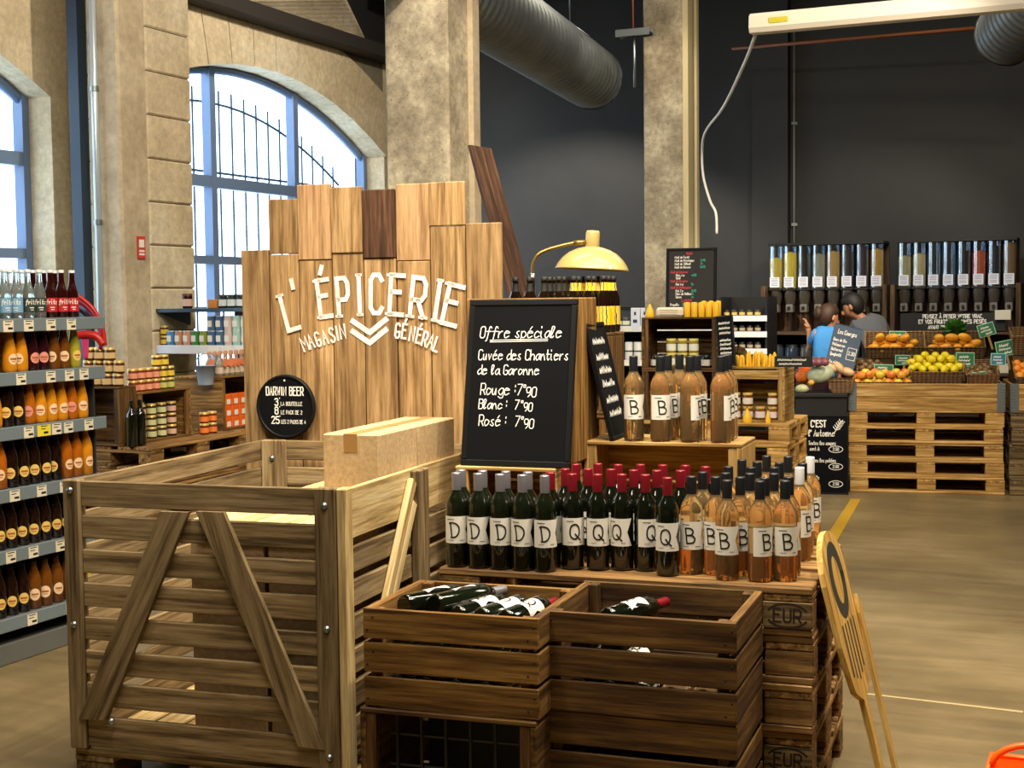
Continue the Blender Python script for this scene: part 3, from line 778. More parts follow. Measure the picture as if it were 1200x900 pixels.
rows = {
 ('D', 'front row'): [(527, 557), (553.5, 556.5), (579, 557), (605, 557.5), (631.5, 558.5)],
 ('D', 'back row'): [(537, 552), (562.5, 552), (591, 553), (616, 553.5)],
 ('Q', 'front row'): [(670.5, 555), (700, 555.5), (729, 555.5), (756, 556), (782, 559.5)],
 ('Q', 'second row'): [(645, 553.5), (663, 549), (688.5, 549), (716, 549.5), (742.5, 550.5), (770, 551), (797, 551)],
 ('Q', 'back row'): [(675.5, 543.5), (701.5, 543), (725, 544), (751, 544), (776, 544.5), (802, 545), (826, 546.5)],
 ('B', 'front row'): [(811, 558), (838.5, 558.5), (852, 562.5), (890.5, 563.5), (920, 563)],
 ('B', 'second row'): [(825, 553), (851, 554), (868, 559), (895, 559.7), (924.5, 558.7)],
 ('B', 'third row'): [(853.6, 546.5), (878, 554.5), (905.6, 554.6)],
 ('B', 'fourth row'): [(880, 547.5), (907.5, 547.5), (940.5, 542.7)],
 ('B', 'fifth row'): [(886, 540.5), (911, 541.7)], ('B', 'back row'): [(889.5, 534), (905, 531.5), (919.5, 533)],
 ('W', 'right end'): [(937, 547.5), (947, 533.6)]}
pos = []
for (k, rn), pts in rows.items():
    for i, (x, y) in enumerate(pts):
        p = at(x, y, Z=CT); pos.append([k, rn, i, len(pts), FD.loc(p)])
for it in range(400):                                    # settle: bottles touch but never cut into each other
    for i in range(len(pos)):
        for j in range(i):
            a, b = pos[i][4], pos[j][4]; dx, dy = a[0]-b[0], a[1]-b[1]; d = math.hypot(dx, dy)
            if d < .0756:
                s = (.0757-d)/2/max(d, 1e-6); pos[i][4] = (a[0]+dx*s, a[1]+dy*s); pos[j][4] = (b[0]-dx*s, b[1]-dy*s)
    for p in pos:
        u, v = p[4]; v = max(v, .042); u = min(max(u, .04), 1.158)
        if p[0] == 'D': v = min(v, .33-.03)
        if .24 < u < .90 and v > .62: v = .62
        v = min(v, .758)
        p[4] = (u, v)
NAMES = {'D': 'white wine bottle lettered D with silver capsule', 'Q': 'red wine bottle lettered Q with red capsule', 'B': 'rosé bottle lettered B with black capsule', 'W': 'rosé bottle with white capsule at the right end of the display'}
for k, rn, i, n, (u, v) in pos:
    kd = {'D': K_D, 'Q': K_Q, 'B': K_B, 'W': K_BW}[k]
    if k == 'W': lab = ['rosé bottle with white capsule standing nearest the yellow cut-out sign', 'rosé bottle with white capsule standing furthest back on the display'][i]
    else: lab = '%s, %s from the left in the %s' % (NAMES[k], ORD[i], rn)
    turn = R_.uniform(-.5, .62)
    if k == 'W': turn += .5
    kd(FD.w(u, v, DZ+.0005), turn, lab, {'D': 'white wine bottles on the pallet display', 'Q': 'red wine bottles on the pallet display', 'B': 'rosé bottles on the pallet display', 'W': 'rosé bottles on the pallet display'}[k])

# crate under the blackboard, tall crate behind it, the blackboard
side_crate('wooden_crate', 'low wooden crate under the large blackboard, behind the D bottles', FD.w(-.09, .38, DZ), FD.rz, .370, .44, .285, M['crate_pale'], top_split=2)
t = thing('wooden_crate', 'tall upright wooden crate standing behind the large blackboard', 'crate', FD.w(-.10, .537, DZ+.2855), FD.rz)
for x in (0, .385):
    for j in range(2): MB().box(x, x+.015, .003+j*.15, .147+j*.15, 0, .585, .003).build('side_board', M['crate'], t)
MB().box(.015, .385, 0, .30, .57, .585, .003).build('top_board', M['crate'], t); MB().box(.015, .385, 0, .30, 0, .015, .003).build('bottom_board', M['crate'], t)
for i in range(4): MB().box(.015, .385, .285, .30, .02+i*.137, .145+i*.137, .003).build('back_slat', M['crate'], t)
def blackboard(name, label, loc, rz, Wd, H, lean, roll=0, cat='chalkboard', surf=None, frame=.022, th=.018, fm=None):
    o = thing(name, label, cat, loc, rot=Matrix.Rotation(rz, 3, 'Z').to_4x4().to_euler())
    mt = Matrix.Rotation(rz, 4, 'Z') @ Matrix.Rotation(roll, 4, 'Y') @ Matrix.Rotation(-lean, 4, 'X'); o.rotation_euler = mt.to_euler()
    MB().box(frame, Wd-frame, .004, th, frame, H-frame).build('writing_surface', surf or M['slate'], o)
    mb = MB(); mb.box(0, Wd, 0, th, 0, frame, .003).box(0, Wd, 0, th, H-frame, H, .003).box(0, frame, 0, th, frame, H-frame, .003).box(Wd-frame, Wd, 0, th, frame, H-frame, .003)
    mb.build('frame', fm or M['board_frame'], o)
    return o
bb = blackboard('blackboard', 'large framed blackboard chalked with the Offre spéciale wine prices', FD.w(-.075, .395, DZ+.286), FD.rz, .402, .592, math.radians(11))
fn = lambda x, y: (x, .0032, y)
cw = .0032
def chalk(s_, x, y, h, w_, xs, sl, al='l', gap=.9):
    mb = MB(); text(mb, s_, x, y, h, w_, fn, xs, sl, al, gap); mb.build('chalk_line', M['chalk'], bb)
chalk('Offre spéciale', .198, .455, .040, cw, .78, .12, 'c', 1.0)
for a, b, c_ in ((.446, .450, .0028), (.440, .444, .0024)): mb = MB(); ribbon(mb, [(.085, a), (.30, b)], c_, fn); mb.build('underline', M['chalk'], bb)
chalk('Cuvée des Chantiers', .045, .376, .036, cw, .70, .05)
chalk('de la Garonne', .045, .324, .034, cw, .76, .05)
for wd, y, h, x0, x7 in (('Rouge :', .252, .040, .060, .196), ('Blanc :', .202, .034, .056, .190), ('Rosé :', .142, .038, .060, .194)):
    chalk(wd, x0, y, h, cw, .76, .05); chalk('7', x7, y, h*.95, cw, .8, .1); chalk('e', x7+.024, y+h*.66, h*.42, .0026, .9, 0); chalk('90', x7+.034, y-.006, h*.85, cw, .8, .08, 'l', 1.2)

# crate of rosé at the back right
side_crate('wooden_crate', 'wooden crate on its side carrying the upper rosé bottles', FD.w(.285, .70, DZ), FD.rz, .577, .29, .351, M['crate_pale'], back=2, top_split=1)
BT = DZ+.3515; up = [(748, 514.3), (780.5, 514.3), (815.5, 514.8), (851, 515.5)]
for i, (x, y) in enumerate(up):
    u, v = FD.loc(at(x, y, Z=BT)); K_B(FD.w(u, .742, BT), R_.uniform(-.2, .5) if i < 2 else .9+.2*i, 'rosé bottle on the raised crate, %s from the left in its front row' % ORD[i], 'rosé bottles on the raised crate')
for i, x in enumerate((789, 824, 857)):
    u, v = FD.loc(at(x, 512, Z=BT)); K_B(FD.w(u, .821, BT), .9, 'rosé bottle on the raised crate, %s from the left in its back row' % ORD[i], 'rosé bottles on the raised crate')
for i, x in enumerate((803, 861)):
    u, v = FD.loc(at(x, 509.5, Z=BT)); K_B(FD.w(u, .900, BT), .9, 'rosé bottle at the very back of the raised crate, %s from the left' % ORD[i], 'rosé bottles on the raised crate')
# small framed board leaning over on the raised crate (its writing is seen almost edge-on)
sb = thing('chalkboard', 'narrow framed chalkboard leaning left on the raised rosé crate', 'chalkboard', FD.w(.402, .705, BT))
sb.rotation_euler = (Matrix.Rotation(FD.rz, 4, 'Z') @ Matrix.Rotation(math.radians(90+1), 4, 'Z') @ Matrix.Rotation(math.radians(-13.5), 4, 'X')).to_euler()
MB().box(.015, .235, .004, .015, .015, .425).build('writing_surface', M['slate'], sb)
MB().box(0, .25, 0, .018, 0, .016, .002).box(0, .25, 0, .018, .424, .44, .002).box(0, .016, 0, .018, .016, .424, .002).box(.234, .25, 0, .018, .016, .424, .002).build('frame', M['board_frame'], sb)
mb = MB(); rr = random.Random(3)
for y in (.36, .30, .25, .20, .14, .09): scribble(mb, .04, y, .17, .026, .006, fn, rr)
mb.build('chalk_writing', M['chalk'], sb)

# the two front crates of lying bottles, each on a crate beneath
ZC = .725; HC = .287
aL = at(425, 712, Z=ZC); FL = Fr((aL.x, aL.y), 18.6); bL = FL.loc(at(629, 726, Z=ZC))
aR = at(634, 714, Z=ZC); FRc = Fr((aR.x, aR.y), 19.6); bR = FRc.loc(at(862, 730, Z=ZC))
LL, LR = bL[0], bR[0]
crL = slat_crate('wine_crate', 'front left wooden crate holding dark bottles lying down', 'crate', FL.w(0, 0, ZC-HC), FL.rz, LL, .43, HC, M['crate'], 3, .010, nails=True)
crR = slat_crate('wine_crate', 'front right wooden crate with one lying wine bottle showing', 'crate', FRc.w(0, 0, ZC-HC), FRc.rz, LR, .43, HC, M['crate_dark'], 3, .010, nails=True)
# under the right crate: another of the same; under the left: a crate on its side with a black bottle rack in it
slat_crate('wine_crate', 'dark wooden crate under the front right wine crate', 'crate', FRc.w(0, .005, 0), FRc.rz, LR, .42, ZC-HC-.001, M['crate_dark'], 4, .014)
side_crate('wine_crate', 'crate on its side under the front left wine crate, black rack inside', FL.w(-.012, -.012, 0), FL.rz, LL+.006, .42, ZC-HC-.001, M['crate_dark'], th=.014)
t = thing('bottle_rack', 'black wire bottle rack inside the lower left front crate', 'rack', FL.w(.055, .05, .015), FL.rz)
for i in range(6): MB().box(.02+i*.075, .028+i*.075, 0, .006, 0, .39).build('upright_wire', M['black'], t)
for z in (.02, .12, .24, .33): MB().box(.0, .42, .006, .012, z, z+.006).build('cross_wire', pm('2c3038', .4), t)
MB().box(.0, .42, .30, .31, 0, .39).build('back_panel', M['black'], t)
LIE = lambda roll, yaw, tilt=0: (Matrix.Rotation(yaw, 4, 'Z') @ Matrix.Rotation(math.radians(90+tilt), 4, 'X') @ Matrix.Rotation(roll, 4, 'Z')).to_euler()
K_N = wine('red_wine_bottle', 'Q', M['dark_glass'], M['cap_silver'])
# bottoms towards the viewer, necks away
def lying(fr, u, v, z, az, roll, kd, label, group):
    """base at (u, v), neck pointing along az (0 = away)"""
    d = Vector((math.sin(az), math.cos(az), 0))
    rot = (Matrix.Rotation(fr.rz, 4, 'Z') @ Matrix.Rotation(-az, 4, 'Z') @ Matrix.Rotation(math.radians(-90), 4, 'X') @ Matrix.Rotation(roll, 4, 'Z')).to_euler()
    return kd(fr.w(u, v, z), 0, label, group, rot=rot)
zb = ZC-HC+.011+BR
G = 'bottles lying in the front left crate'
for i, u in enumerate((.075, .165, .255, .345)):
    lying(FL, u, .06, zb, .0, .1, K_Q, 'dark bottle low in the front left crate, %s from the left' % ORD[i], G)
    lying(FL, u+.045, .055, zb+.064, .0, .2, K_Q, 'dark bottle lying in the middle layer of the front left crate, %s from the left' % ORD[i], G)
for i, u in enumerate((.075, .165, .255, .345)): lying(FL, u+.02, .055, zb+.121, .0, .2, K_N, 'dark bottle just under the front left crate\'s top layer, %s from left' % ORD[i], G)
z3 = ZC-BR-.004
for i, (u, v, az, ro, kd, lab) in enumerate(((.085, .10, .45, -.75, K_N, 'dark bottle lying with its base up front at the crate\'s left corner'), (.168, .13, .40, -.95, K_D, 'dark bottle lying second from the left in the front left crate'),
     (.246, .11, .30, -.2, K_N, 'bottle with its white label up, third from left in the front left crate'), (.322, .105, .26, .15, K_D, 'bottle with its white label up, fourth from left in the front left crate'), (.397, .10, .20, .4, K_Q, 'bottle with red capsule lying at the right of the front left crate'))):
    lying(FL, u, v, z3+(.026 if i < 2 else 0), az, ro, kd, lab, G)
G = 'bottles lying in the front right crate'
for i, u in enumerate((.09, .18, .27, .36, .45)):
    lying(FRc, u, .06, zb, 0, .1, K_B if i > 2 else K_Q, 'bottle low in the front right crate, %s from the left' % ORD[i], G)
for i, u in enumerate((.135, .225)): lying(FRc, u, .06, zb+.064, 0, .1, K_Q, 'bottle in the middle layer of the front right crate, %s from the left' % ORD[i], G)
for i, u in enumerate((.10, .19)): lying(FRc, u, .06, zb+.121, 0, .1, K_Q, 'bottle just under the top one in the front right crate, %s from the left' % ORD[i], G)
lying(FRc, .165, .10, ZC-BR-.006, .35, -.25, K_Q, 'lying red wine bottle showing its white label in the front right crate', G)

# ================================================================ large slatted harvest bin on the left
FB = Fr((-1.461, 4.544), 18.0); BZ0, BZ1, BW, BD = .150, 1.03, 1.0, 1.36
pal_b = make_pallet(M['pallet_grey'], .144, 1.0, 1.34)
pal_b(FB.w(0, .01, 0), FB.rz, 'dark wooden pallet on the floor under the slatted harvest bin', None)
t = thing('harvest_bin', 'large slatted wooden bin with A-shaped braces on its front', 'bin', FB.w(0, 0, 0), FB.rz)
pitch = .1105
for i in range(8):
    z1 = BZ1-i*pitch; h = (.080, .076, .078, .078, .076, .078, .078, .098)[i]
    j = R_.uniform(-.004, .004)
    MB().box(.06, BW-.10, .002, .020, z1-h+j, z1+(j if i else 0), .003).build('front_slat', M['bin'], t)
    MB().box(.01, BW-.01, BD-.02, BD, z1-h, z1, .003).build('back_slat', M['bin'], t)
    MB().box(.0, .018, .03, BD-.02, z1-h, z1, .003).build('left_slat', M['bin'], t)
for i, (z1, h) in enumerate(((1.03, .158), (.845, .08), (.74, .08), (.635, .08), (.53, .08), (.425, .08), (.32, .1))):
    MB().box(BW-.018, BW, .045, BD-.02, z1-h, z1, .003).build('right_slat', M['bin_new' if i == 0 else 'bin'], t)
for x0, x1, y0, y1, m in ((0, .060, -.012, .030, 'bin'), (BW-.10, BW-.028, -.014, .030, 'bin'), (BW-.026, BW+.006, -.012, .040, 'bin_new'), (0.02, .12, BD-.06, BD-.022, 'bin'), (BW-.08, BW-.02, BD-.06, BD-.022, 'bin')):
    MB().box(x0, x1, y0, y1, .148, BZ1+.004, .004).build('corner_post', M[m], t)
MB().box(BW+.0005, BW+.03, .52, .62, .15, BZ1-.004, .004).build('side_post', M['bin'], t)
def bar(mb, a, b, wd, th, axis):
    """flat board from a to b (points), wd across in the plane, th along axis"""
    a, b = Vector(a), Vector(b); d = (b-a).normalized(); n = Vector(axis); w_ = d.cross(n).normalized()
    m = Matrix((( d.x, w_.x, n.x, (a.x+b.x)/2), (d.y, w_.y, n.y, (a.y+b.y)/2), (d.z, w_.z, n.z, (a.z+b.z)/2), (0, 0, 0, 1)))
    L = (b-a).length
    return mb.box(-L/2, L/2, -wd/2, wd/2, -th/2, th/2, .003, T=m)
for quad in (((94, 842), (126, 843), (222, 600), (189, 599)), ((351, 874), (382, 878), (263, 600), (231, 599))):
    MB().prism([FB.ray(x, y, -.008) for x, y in quad], -.017, .0015, grain=(quad[0][0]-quad[2][0], 0, quad[2][1]-quad[0][1])).build('brace', M['bin'], t)
for k, dz in enumerate((0, -.045)):
    bar(MB(), (BW+.014, .24+k*.02, .60+dz), (BW+.014, .505, .995+dz*1.6), .04, .022, (1, 0, 0)).build('brace', M['bin_new'], t)
for x, z in ((.03, 1.0), (.03, .56), (BW-.064, .98), (BW-.064, .60), (BW-.064, .20), (.16, .25)):
    MB().lathe([(.012, 0), (.011, .004), (.004, .008)], 10).build('bolt', M['steel'], t, loc=(x, -.014, z), rot=(math.pi/2, 0, 0))
MB().lathe([(.012, 0), (.011, .004), (.004, .008)], 10).build('bolt', M['steel'], t, loc=(.07, BD-.061, .96), rot=(math.pi/2, 0, 0))
for i in range(8): MB().box(.03+i*.118, .135+i*.118, .04, BD-.06, .150, .168, .003).build('floor_slat', M['bin_new'], t)
def carton(label, fr, u, v, z, rz, L, Wd, H, group=None):
    o = MB().box(0, L, 0, Wd, 0, H, .004).build('cardboard_box', M['card'], loc=fr.w(u, v, z), rz=rz); tag(o, label, 'box', group)
    MB().box(L/2-.024, L/2+.024, -.0008, Wd+.0008, H+.0002, H+.0009).box(L/2-.024, L/2+.024, -.0012, -.0004, H-.06, H).build('tape', M['tape'], o)
    MB().box(.004, L-.004, Wd/2-.0012, Wd/2+.0012, H+.0001, H+.0006).build('flap_seam', pm('7a5830', .9), o)
    return o
for i, (u, lab) in enumerate(((.40, 'brown carton inside the slatted bin, seen between its slats left of the other'), (.68, 'brown carton inside the slatted bin, seen between its slats at the right'))):
    carton(lab, FB, u, .10, .1685, FB.rz, .265, .55, .72, 'cartons inside the slatted bin')
o = tag(MB().box(0, .53, 0, .58, 0, .018, .003).box(0, .53, .585, 1.20, 0, .018, .003).build('loose_planking', M['bin_new'], loc=FB.w(.43, .07, .892), rz=FB.rz), 'pale planking lying inside the slatted bin under the cartons', 'planks')
cr = FB.rz-math.radians(1)
carton('plain cardboard carton on the bin lid, nearest the blackboard\'s left foot', FB, .772, .325, .911, cr, .20, .325, .255, 'cartons on the bin lid')
carton('plain cardboard carton on the bin lid, behind the nearer carton', FB, .778, .66, .911, cr, .20, .345, .255, 'cartons on the bin lid')

# ================================================================ plank sign behind the bin
FP = Fr(FB.w(0, 1.43)[:2], 18.0)
t = thing('plank_sign', 'tall plank sign painted L\'ÉPICERIE MAGASIN GÉNÉRAL in white', 'sign', FP.w(0, 0, 0), FP.rz)
XB = [285, 317.5, 352, 391, 428, 466, 505.5, 547, 589]
ux = [FP.ray(x, 420, 0)[0] for x in XB]
tops = [293, 298, 305, 297, 303, 306, 265, 261]
uppers = [None, (233, 'panel'), (216, 'panel_pink'), (219, 'panel'), (222, 'panel_dark'), (215, 'panel_pink'), (213, 'panel'), None]
for i in range(8):
    z = FP.ray((XB[i]+XB[i+1])/2, tops[i], 0)[1]; yy = R_.uniform(-.003, .003)
    MB().box(ux[i]+.002, ux[i+1]-.002, yy, yy+.022, .02, z, .003).build('plank', M['panel'], t)
    if uppers[i]:
        z2 = FP.ray((XB[i]+XB[i+1])/2, uppers[i][0], 0)[1]; yy -= R_.choice((0, .004, .007))
        MB().box(ux[i]+.001, ux[i+1]-.001, yy, yy+.022, z+.002, z2, .003).build('upper_plank', M[uppers[i][1]], t)
for z in (.5, 1.2, 1.7): MB().box(ux[0]+.02, ux[-1]-.02, .03, .055, z, z+.10, .003).build('batten', M['panel'], t)
pf = lambda x, y: (x, -.0045, y)
def painted(mb, ch, px, py, hpx, rot, wpx, stroke, acc=None, serif=True):
    """a painted capital centred on a photo point, leaning by rot degrees, laid on the planks"""
    cu, cz = FP.ray(px, py, 0); s = 5.93/F_PX; h = hpx*s; wd = wpx*s; r = math.radians(rot)
    st = glyph(ch); mx = max(p[0] for q_ in st for p in q_) or 1
    st = st+(acc or [])
    def T_(x, y):
        X = (x/mx-.5)*wd if mx > 0 else 0; Y = (y/7-.5)*h
        if ch == 'I' or ch == "'": X = x*wd*.2
        return (cu+X*math.cos(r)+Y*math.sin(r), cz-X*math.sin(r)+Y*math.cos(r))
    for pts in st:
        ribbon(mb, [T_(*p) for p in pts], stroke*s, pf)
    if serif:
        for bx, by in {'P': ((0, 0),), 'I': ((0, 0), (0, 7)), 'R': ((0, 0), (4, 0)), 'L': ((0, 7),), 'E': ((0, 7), (0, 0))}.get(ch, ()):
            a = T_(bx-1.1, by); b = T_(bx+1.1, by); ribbon(mb, [a, b], stroke*s*.6, pf)
mb = MB()
ACC = [[(1.6, 8.2), (2.6, 9.6)]]
for ch, x, y, h, r, wd, acc in (('L', 340, 365, 42, -15, 15, None), ("'", 345.5, 345, 34, -12, 4, None), ('E', 380.5, 349.5, 42, -7, 14, ACC), ('P', 402.5, 348, 43, -4, 13, None), ('I', 421.5, 345.5, 45, -1.5, 14, None),
     ('C', 441.5, 344.5, 43, 1, 14, None), ('E', 465.5, 345.5, 44, 4, 16, None), ('R', 490.5, 348.5, 44, 7, 16, None), ('I', 513, 352, 45, 10, 14, None), ('E', 531, 357.5, 44, 14, 17, None)):
    painted(mb, ch, x, y, h, r, wd, 5.2, acc)
small = [('M', 357.5, 403, -22, 7), ('A', 364.5, 400, -20, 6), ('G', 373, 397.5, -18, 5), ('A', 381, 395, -16, 6), ('S', 389.5, 392.5, -13, 5), ('I', 395.5, 390.5, -10, 5), ('N', 402, 388.5, -8, 6)]
for ch, x, y, r, wd in small: painted(mb, ch, x, y, 16, r, wd, 2.3, None, False)
small = [('G', 466.5, 387.5, 7, 5, None), ('E', 474.5, 388, 9, 5, ACC), ('N', 483.5, 391, 11, 5, None), ('E', 491.5, 393.5, 13, 5, ACC), ('R', 498.5, 397, 15, 5, None), ('A', 505.5, 400, 18, 6, None), ('L', 512.5, 403.5, 20, 5, None)]
for ch, x, y, r, wd, acc in small: painted(mb, ch, x, y, 16, r, wd, 2.3, acc, False)
s = 5.93/F_PX
for y in (376, 388):
    ribbon(mb, [FP.ray(413.5, y, 0), FP.ray(431, y+12, 0), FP.ray(434, y+13.5, 0), FP.ray(453, y-2, 0)], 6*s, pf)
mb.build('painted_lettering', M['paint_white'], t)
cu, cz = FP.ray(335.5, 476.5, -.03)
t = thing('round_sign', 'round black beer price sign propped against the plank sign', 'sign', FP.w(cu, -.036, cz), rot=(math.pi/2, 0, FP.rz))
RS = 37.5*5.9/F_PX
MB().lathe([(RS-.001, -.012), (RS, -.010), (RS, .004), (RS-.003, .008), (RS-.012, .008), (RS-.014, .004)], 40).build('rim', M['board_frame'], t)
MB().lathe([(RS-.012, -.011), (RS-.012, .005)], 40).build('disc', M['slate'], t)
sf = lambda x, y: (x, y, .0058); mb = MB(); k = 5.9/F_PX
text(mb, 'DARWIN BEER', 0, 13.5*k, 9.5*k, 1.3*k, sf, .60, 0, 'c')
for tx, sub, y, xx in (('3', 'LA BOUTEILLE', 1.5, -13), ('8', 'LE PACK DE 2', -8.5, -13), ('25', 'LES 2 PACKS DE 4', -19.5, -17.5)):
    text(mb, tx, xx*k, y*k, 8*k, 1.3*k, sf, .85); text(mb, "'", (-6.8)*k, (y+6)*k, 3*k, .9*k, sf)
    text(mb, sub, -5.2*k, y*k, 4.2*k, .55*k, sf, .72 if len(sub) < 13 else .62)
mb.build('lettering', M['chalk'], t)
MB().lathe([(.004, .005), (.004, .007)], 10).build('hanging_hole', M['chalk'], t, loc=(0, RS*.82, 0))
# long boards leaning on the column behind the sign
t = thing('leaning_plank', 'long dark plank leaning against the middle column beside the sign', 'plank')
a, b = at(610, 352, Y=7.4), at(562, 172, Y=7.75)
d = (b-a).normalized(); a = a-d*(a.z/d.z)
o = bar(MB(), a, b, .15, .03, (math.cos(math.radians(50)), -math.sin(math.radians(50)), 0)).build('plank', M['panel_dark'], None); bpy.data.objects.remove(t)
tag(o, 'long dark plank leaning against the middle column beside the sign', 'plank'); o.name = 'leaning_plank'
t2 = bar(MB(), a+Vector((.045, .1, 0)), b+Vector((-.008, .1, -.05)), .03, .07, (math.cos(math.radians(50)), -math.sin(math.radians(50)), 0)).build('leaning_batten', M['pallet_pale'], None)
tag(t2, 'narrow paint-splashed batten leaning beside the dark plank', 'plank')

# ================================================================ beer shelf and lamp behind the blackboard
side_crate('wooden_crate', 'lower crate of the beer tower behind the blackboard', FD.w(-.20, 1.22, DZ), FD.rz, .44, .235, .40, M['crate'])
KT = DZ+.40
side_crate('wooden_crate', 'upper crate of the beer tower, dark beer bottles inside', FD.w(-.20, 1.22, KT), FD.rz, .44, .235, .33, M['crate_dark'])
KT2 = KT+.33
def beer(lab):
    def fn():
        o = MB().lathe([(.026, 0), (.030, .004), (.030, .125), (.0275, .142), (.017, .168), (.0135, .185), (.0132, .214), (.0145, .216), (.0145, .222)], 16).build('beer_bottle', pm('160b05', .08, coat=.3)); tag(o, '', 'bottle')
        MB().lathe([(.0304, .030), (.0304, .105)], 16, cap=False).build('label', lab, o)
        MB().lathe([(.0172, .168), (.0142, .185), (.0138, .200)], 16, cap=False).build('neck_label', lab, o)
        MB().lathe([(.0152, .212), (.0152, .224), (.013, .2265), (.001, .227)], 14).build('crown_cap', M['black'], o)
        return o
    return Kind(fn)
def _ylab():
    m, n, l, p = base('yellow_beer_label'); tc = n.new('ShaderNodeTexCoord'); w = n.new('ShaderNodeTexWave'); w.inputs['Scale'].default_value = 22; w.inputs['Distortion'].default_value = 4
    l.new(tc.outputs['Object'], w.inputs[0]); r = ramp(n, [(.55, 'e8b410'), (.75, 'f6ecc0'), (.85, '3a2a08')]); l.new(w.outputs['Fac'], r.inputs[0]); l.new(r.outputs[0], p.inputs['Base Color']); return m
M['beer_label'] = _ylab()
K_BY = beer(M['beer_label']); K_BK = beer(pm('1a1a18', .6))
LAMP = at(624, 330, Y=FD.w(-.12, 1.40).y); LAMP.z = 0
for row in range(3):
    for i in range(7):
        u, v = -.168+i*.0625, 1.262+row*.068
        yel = i >= 4
        if (FD.w(u, v)-LAMP).length < .088: continue                # the lamp's foot stands here
        (K_BY if yel else K_BK)(FD.w(u, v, KT2+.0005), R_.uniform(0, 6), '%s, %s from left in the tower\'s top %s row' % ('yellow-labelled beer bottle' if yel else 'black-labelled beer bottle', ORD[i], ('front', 'middle', 'back')[row]), 'beer bottles on top of the tower')
for i in range(5): (K_BY)(FD.w(-.15+i*.07, 1.28, KT+.0145), R_.uniform(0, 6), 'yellow-labelled beer bottle inside the upper tower crate, %s from left' % ORD[i], 'beer bottles inside the tower crate')
# desk lamp standing among the bottles
Yl = FD.w(-.12, 1.40).y
ob = at(624, 330, Y=Yl); ob.z = KT2
t = thing('desk_lamp', 'cream enamel lamp on a bent brass arm above the beer bottles', 'lamp', ob)
ob = Vector(ob); ob.z = KT2
def PL(x, y): return at(x, y, Y=Yl)-ob
MB().lathe([(.055, 0), (.055, .012), (.02, .02), (.014, .05)], 20).build('base', M['chrome'], t)
MB().tube([(0, 0, .04), PL(623.5, 329), PL(624, 320)], .012, 10).build('sleeve', M['chrome'], t)
MB().tube(smooth([PL(624, 322), PL(625, 309), PL(630, 299), PL(641, 293), PL(658, 288), PL(676, 284)], 6), .0075, 10).build('arm', M['brass'], t)
sc_ = Yl/F_PX; c = PL(695, 292); tilt = (0, math.radians(3.5), 0)
prof = [(43.5, -23.5), (42.5, -22.0), (40, -17), (35, -10.5), (28, -4.5), (19, 0), (11, 2.2), (7.5, 3)]
pr = [(r*sc_, z*sc_) for r, z in prof]; pr = [(r-.0025, z-.002) for r, z in pr[::-1]][::-1][::-1]+pr
MB().lathe(pr, 40, cap=False).build('lamp_shade', M['lamp'], t, loc=c, rot=tilt)
MB().lathe([(r*sc_, z*sc_) for r, z in ((7.6, 1), (8.2, 4), (8.2, 19), (7, 21.5), (.5, 22))], 24).build('lamp_holder', M['lamp'], t, loc=c-Vector((.004, 0, 0)), rot=tilt)
MB().tube([PL(672, 285), PL(688, 284)], .012, 10).build('joint', M['brass'], t)
MB().ball(.028, .028, .034, seg=14, ring=8).build('bulb', M['white_plastic'], t, loc=c+Vector((0, 0, -.035)))

# ================================================================ yellow cut-out sign leaning on the right end of the display
A0 = FD.w(1.207, .10, DZ); lean = math.radians(13.5)
t = thing('cutout_sign', 'tall plywood cut-out sign leaning on the pallets at right', 'sign')
ax = Vector((math.sin(FD.a+.09), math.cos(FD.a+.09), 0))                       # along the board: away
un = Vector((math.cos(FD.a+.09), -math.sin(FD.a+.09), 0)); up_ = (Vector((0, 0, 1))*math.cos(lean)-un*math.sin(lean))
base_p = A0-up_*(A0.z/up_.z)+un*.012
nn = ax.cross(up_)
t.matrix_world = Matrix(((ax.x, nn.x, up_.x, base_p.x), (ax.y, nn.y, up_.y, base_p.y), (ax.z, nn.z, up_.z, base_p.z), (0, 0, 0, 1)))
out = [(.15+.15*math.cos(math.pi*a/12), .74+.15*math.sin(math.pi*a/12)) for a in range(13)]
out += [(.01, .55), (.03, .46), (.05, .40), (.095, .375), (.128, .36), (.132, 0), (.168, 0), (.172, .36), (.205, .375), (.25, .40), (.27, .46), (.29, .55)]
MB().prism(out, -.009, .009).build('plywood_panel', M['plywood'], t)
MB().prism([(.262, .0), (.292, .0), (.325, .62), (.300, .66), (.285, .60)], .0095, .022).build('back_strip', M['plywood'], t)
for sgn in (1, -1):
    mb = MB(); kf = lambda x, y: (x, sgn*.0098, y)
    ribbon(mb, [(.15+.070*math.cos(a*math.pi/20), .735+.098*math.sin(a*math.pi/20)) for a in range(41)], .045, kf)
    for i in range(5): ribbon(mb, [(.072+i*.039, .425+.012*abs(i-2)), (.072+i*.039, .60)], .013, kf)
    mb.build('dark_marking', pm('34342c', .7), t)

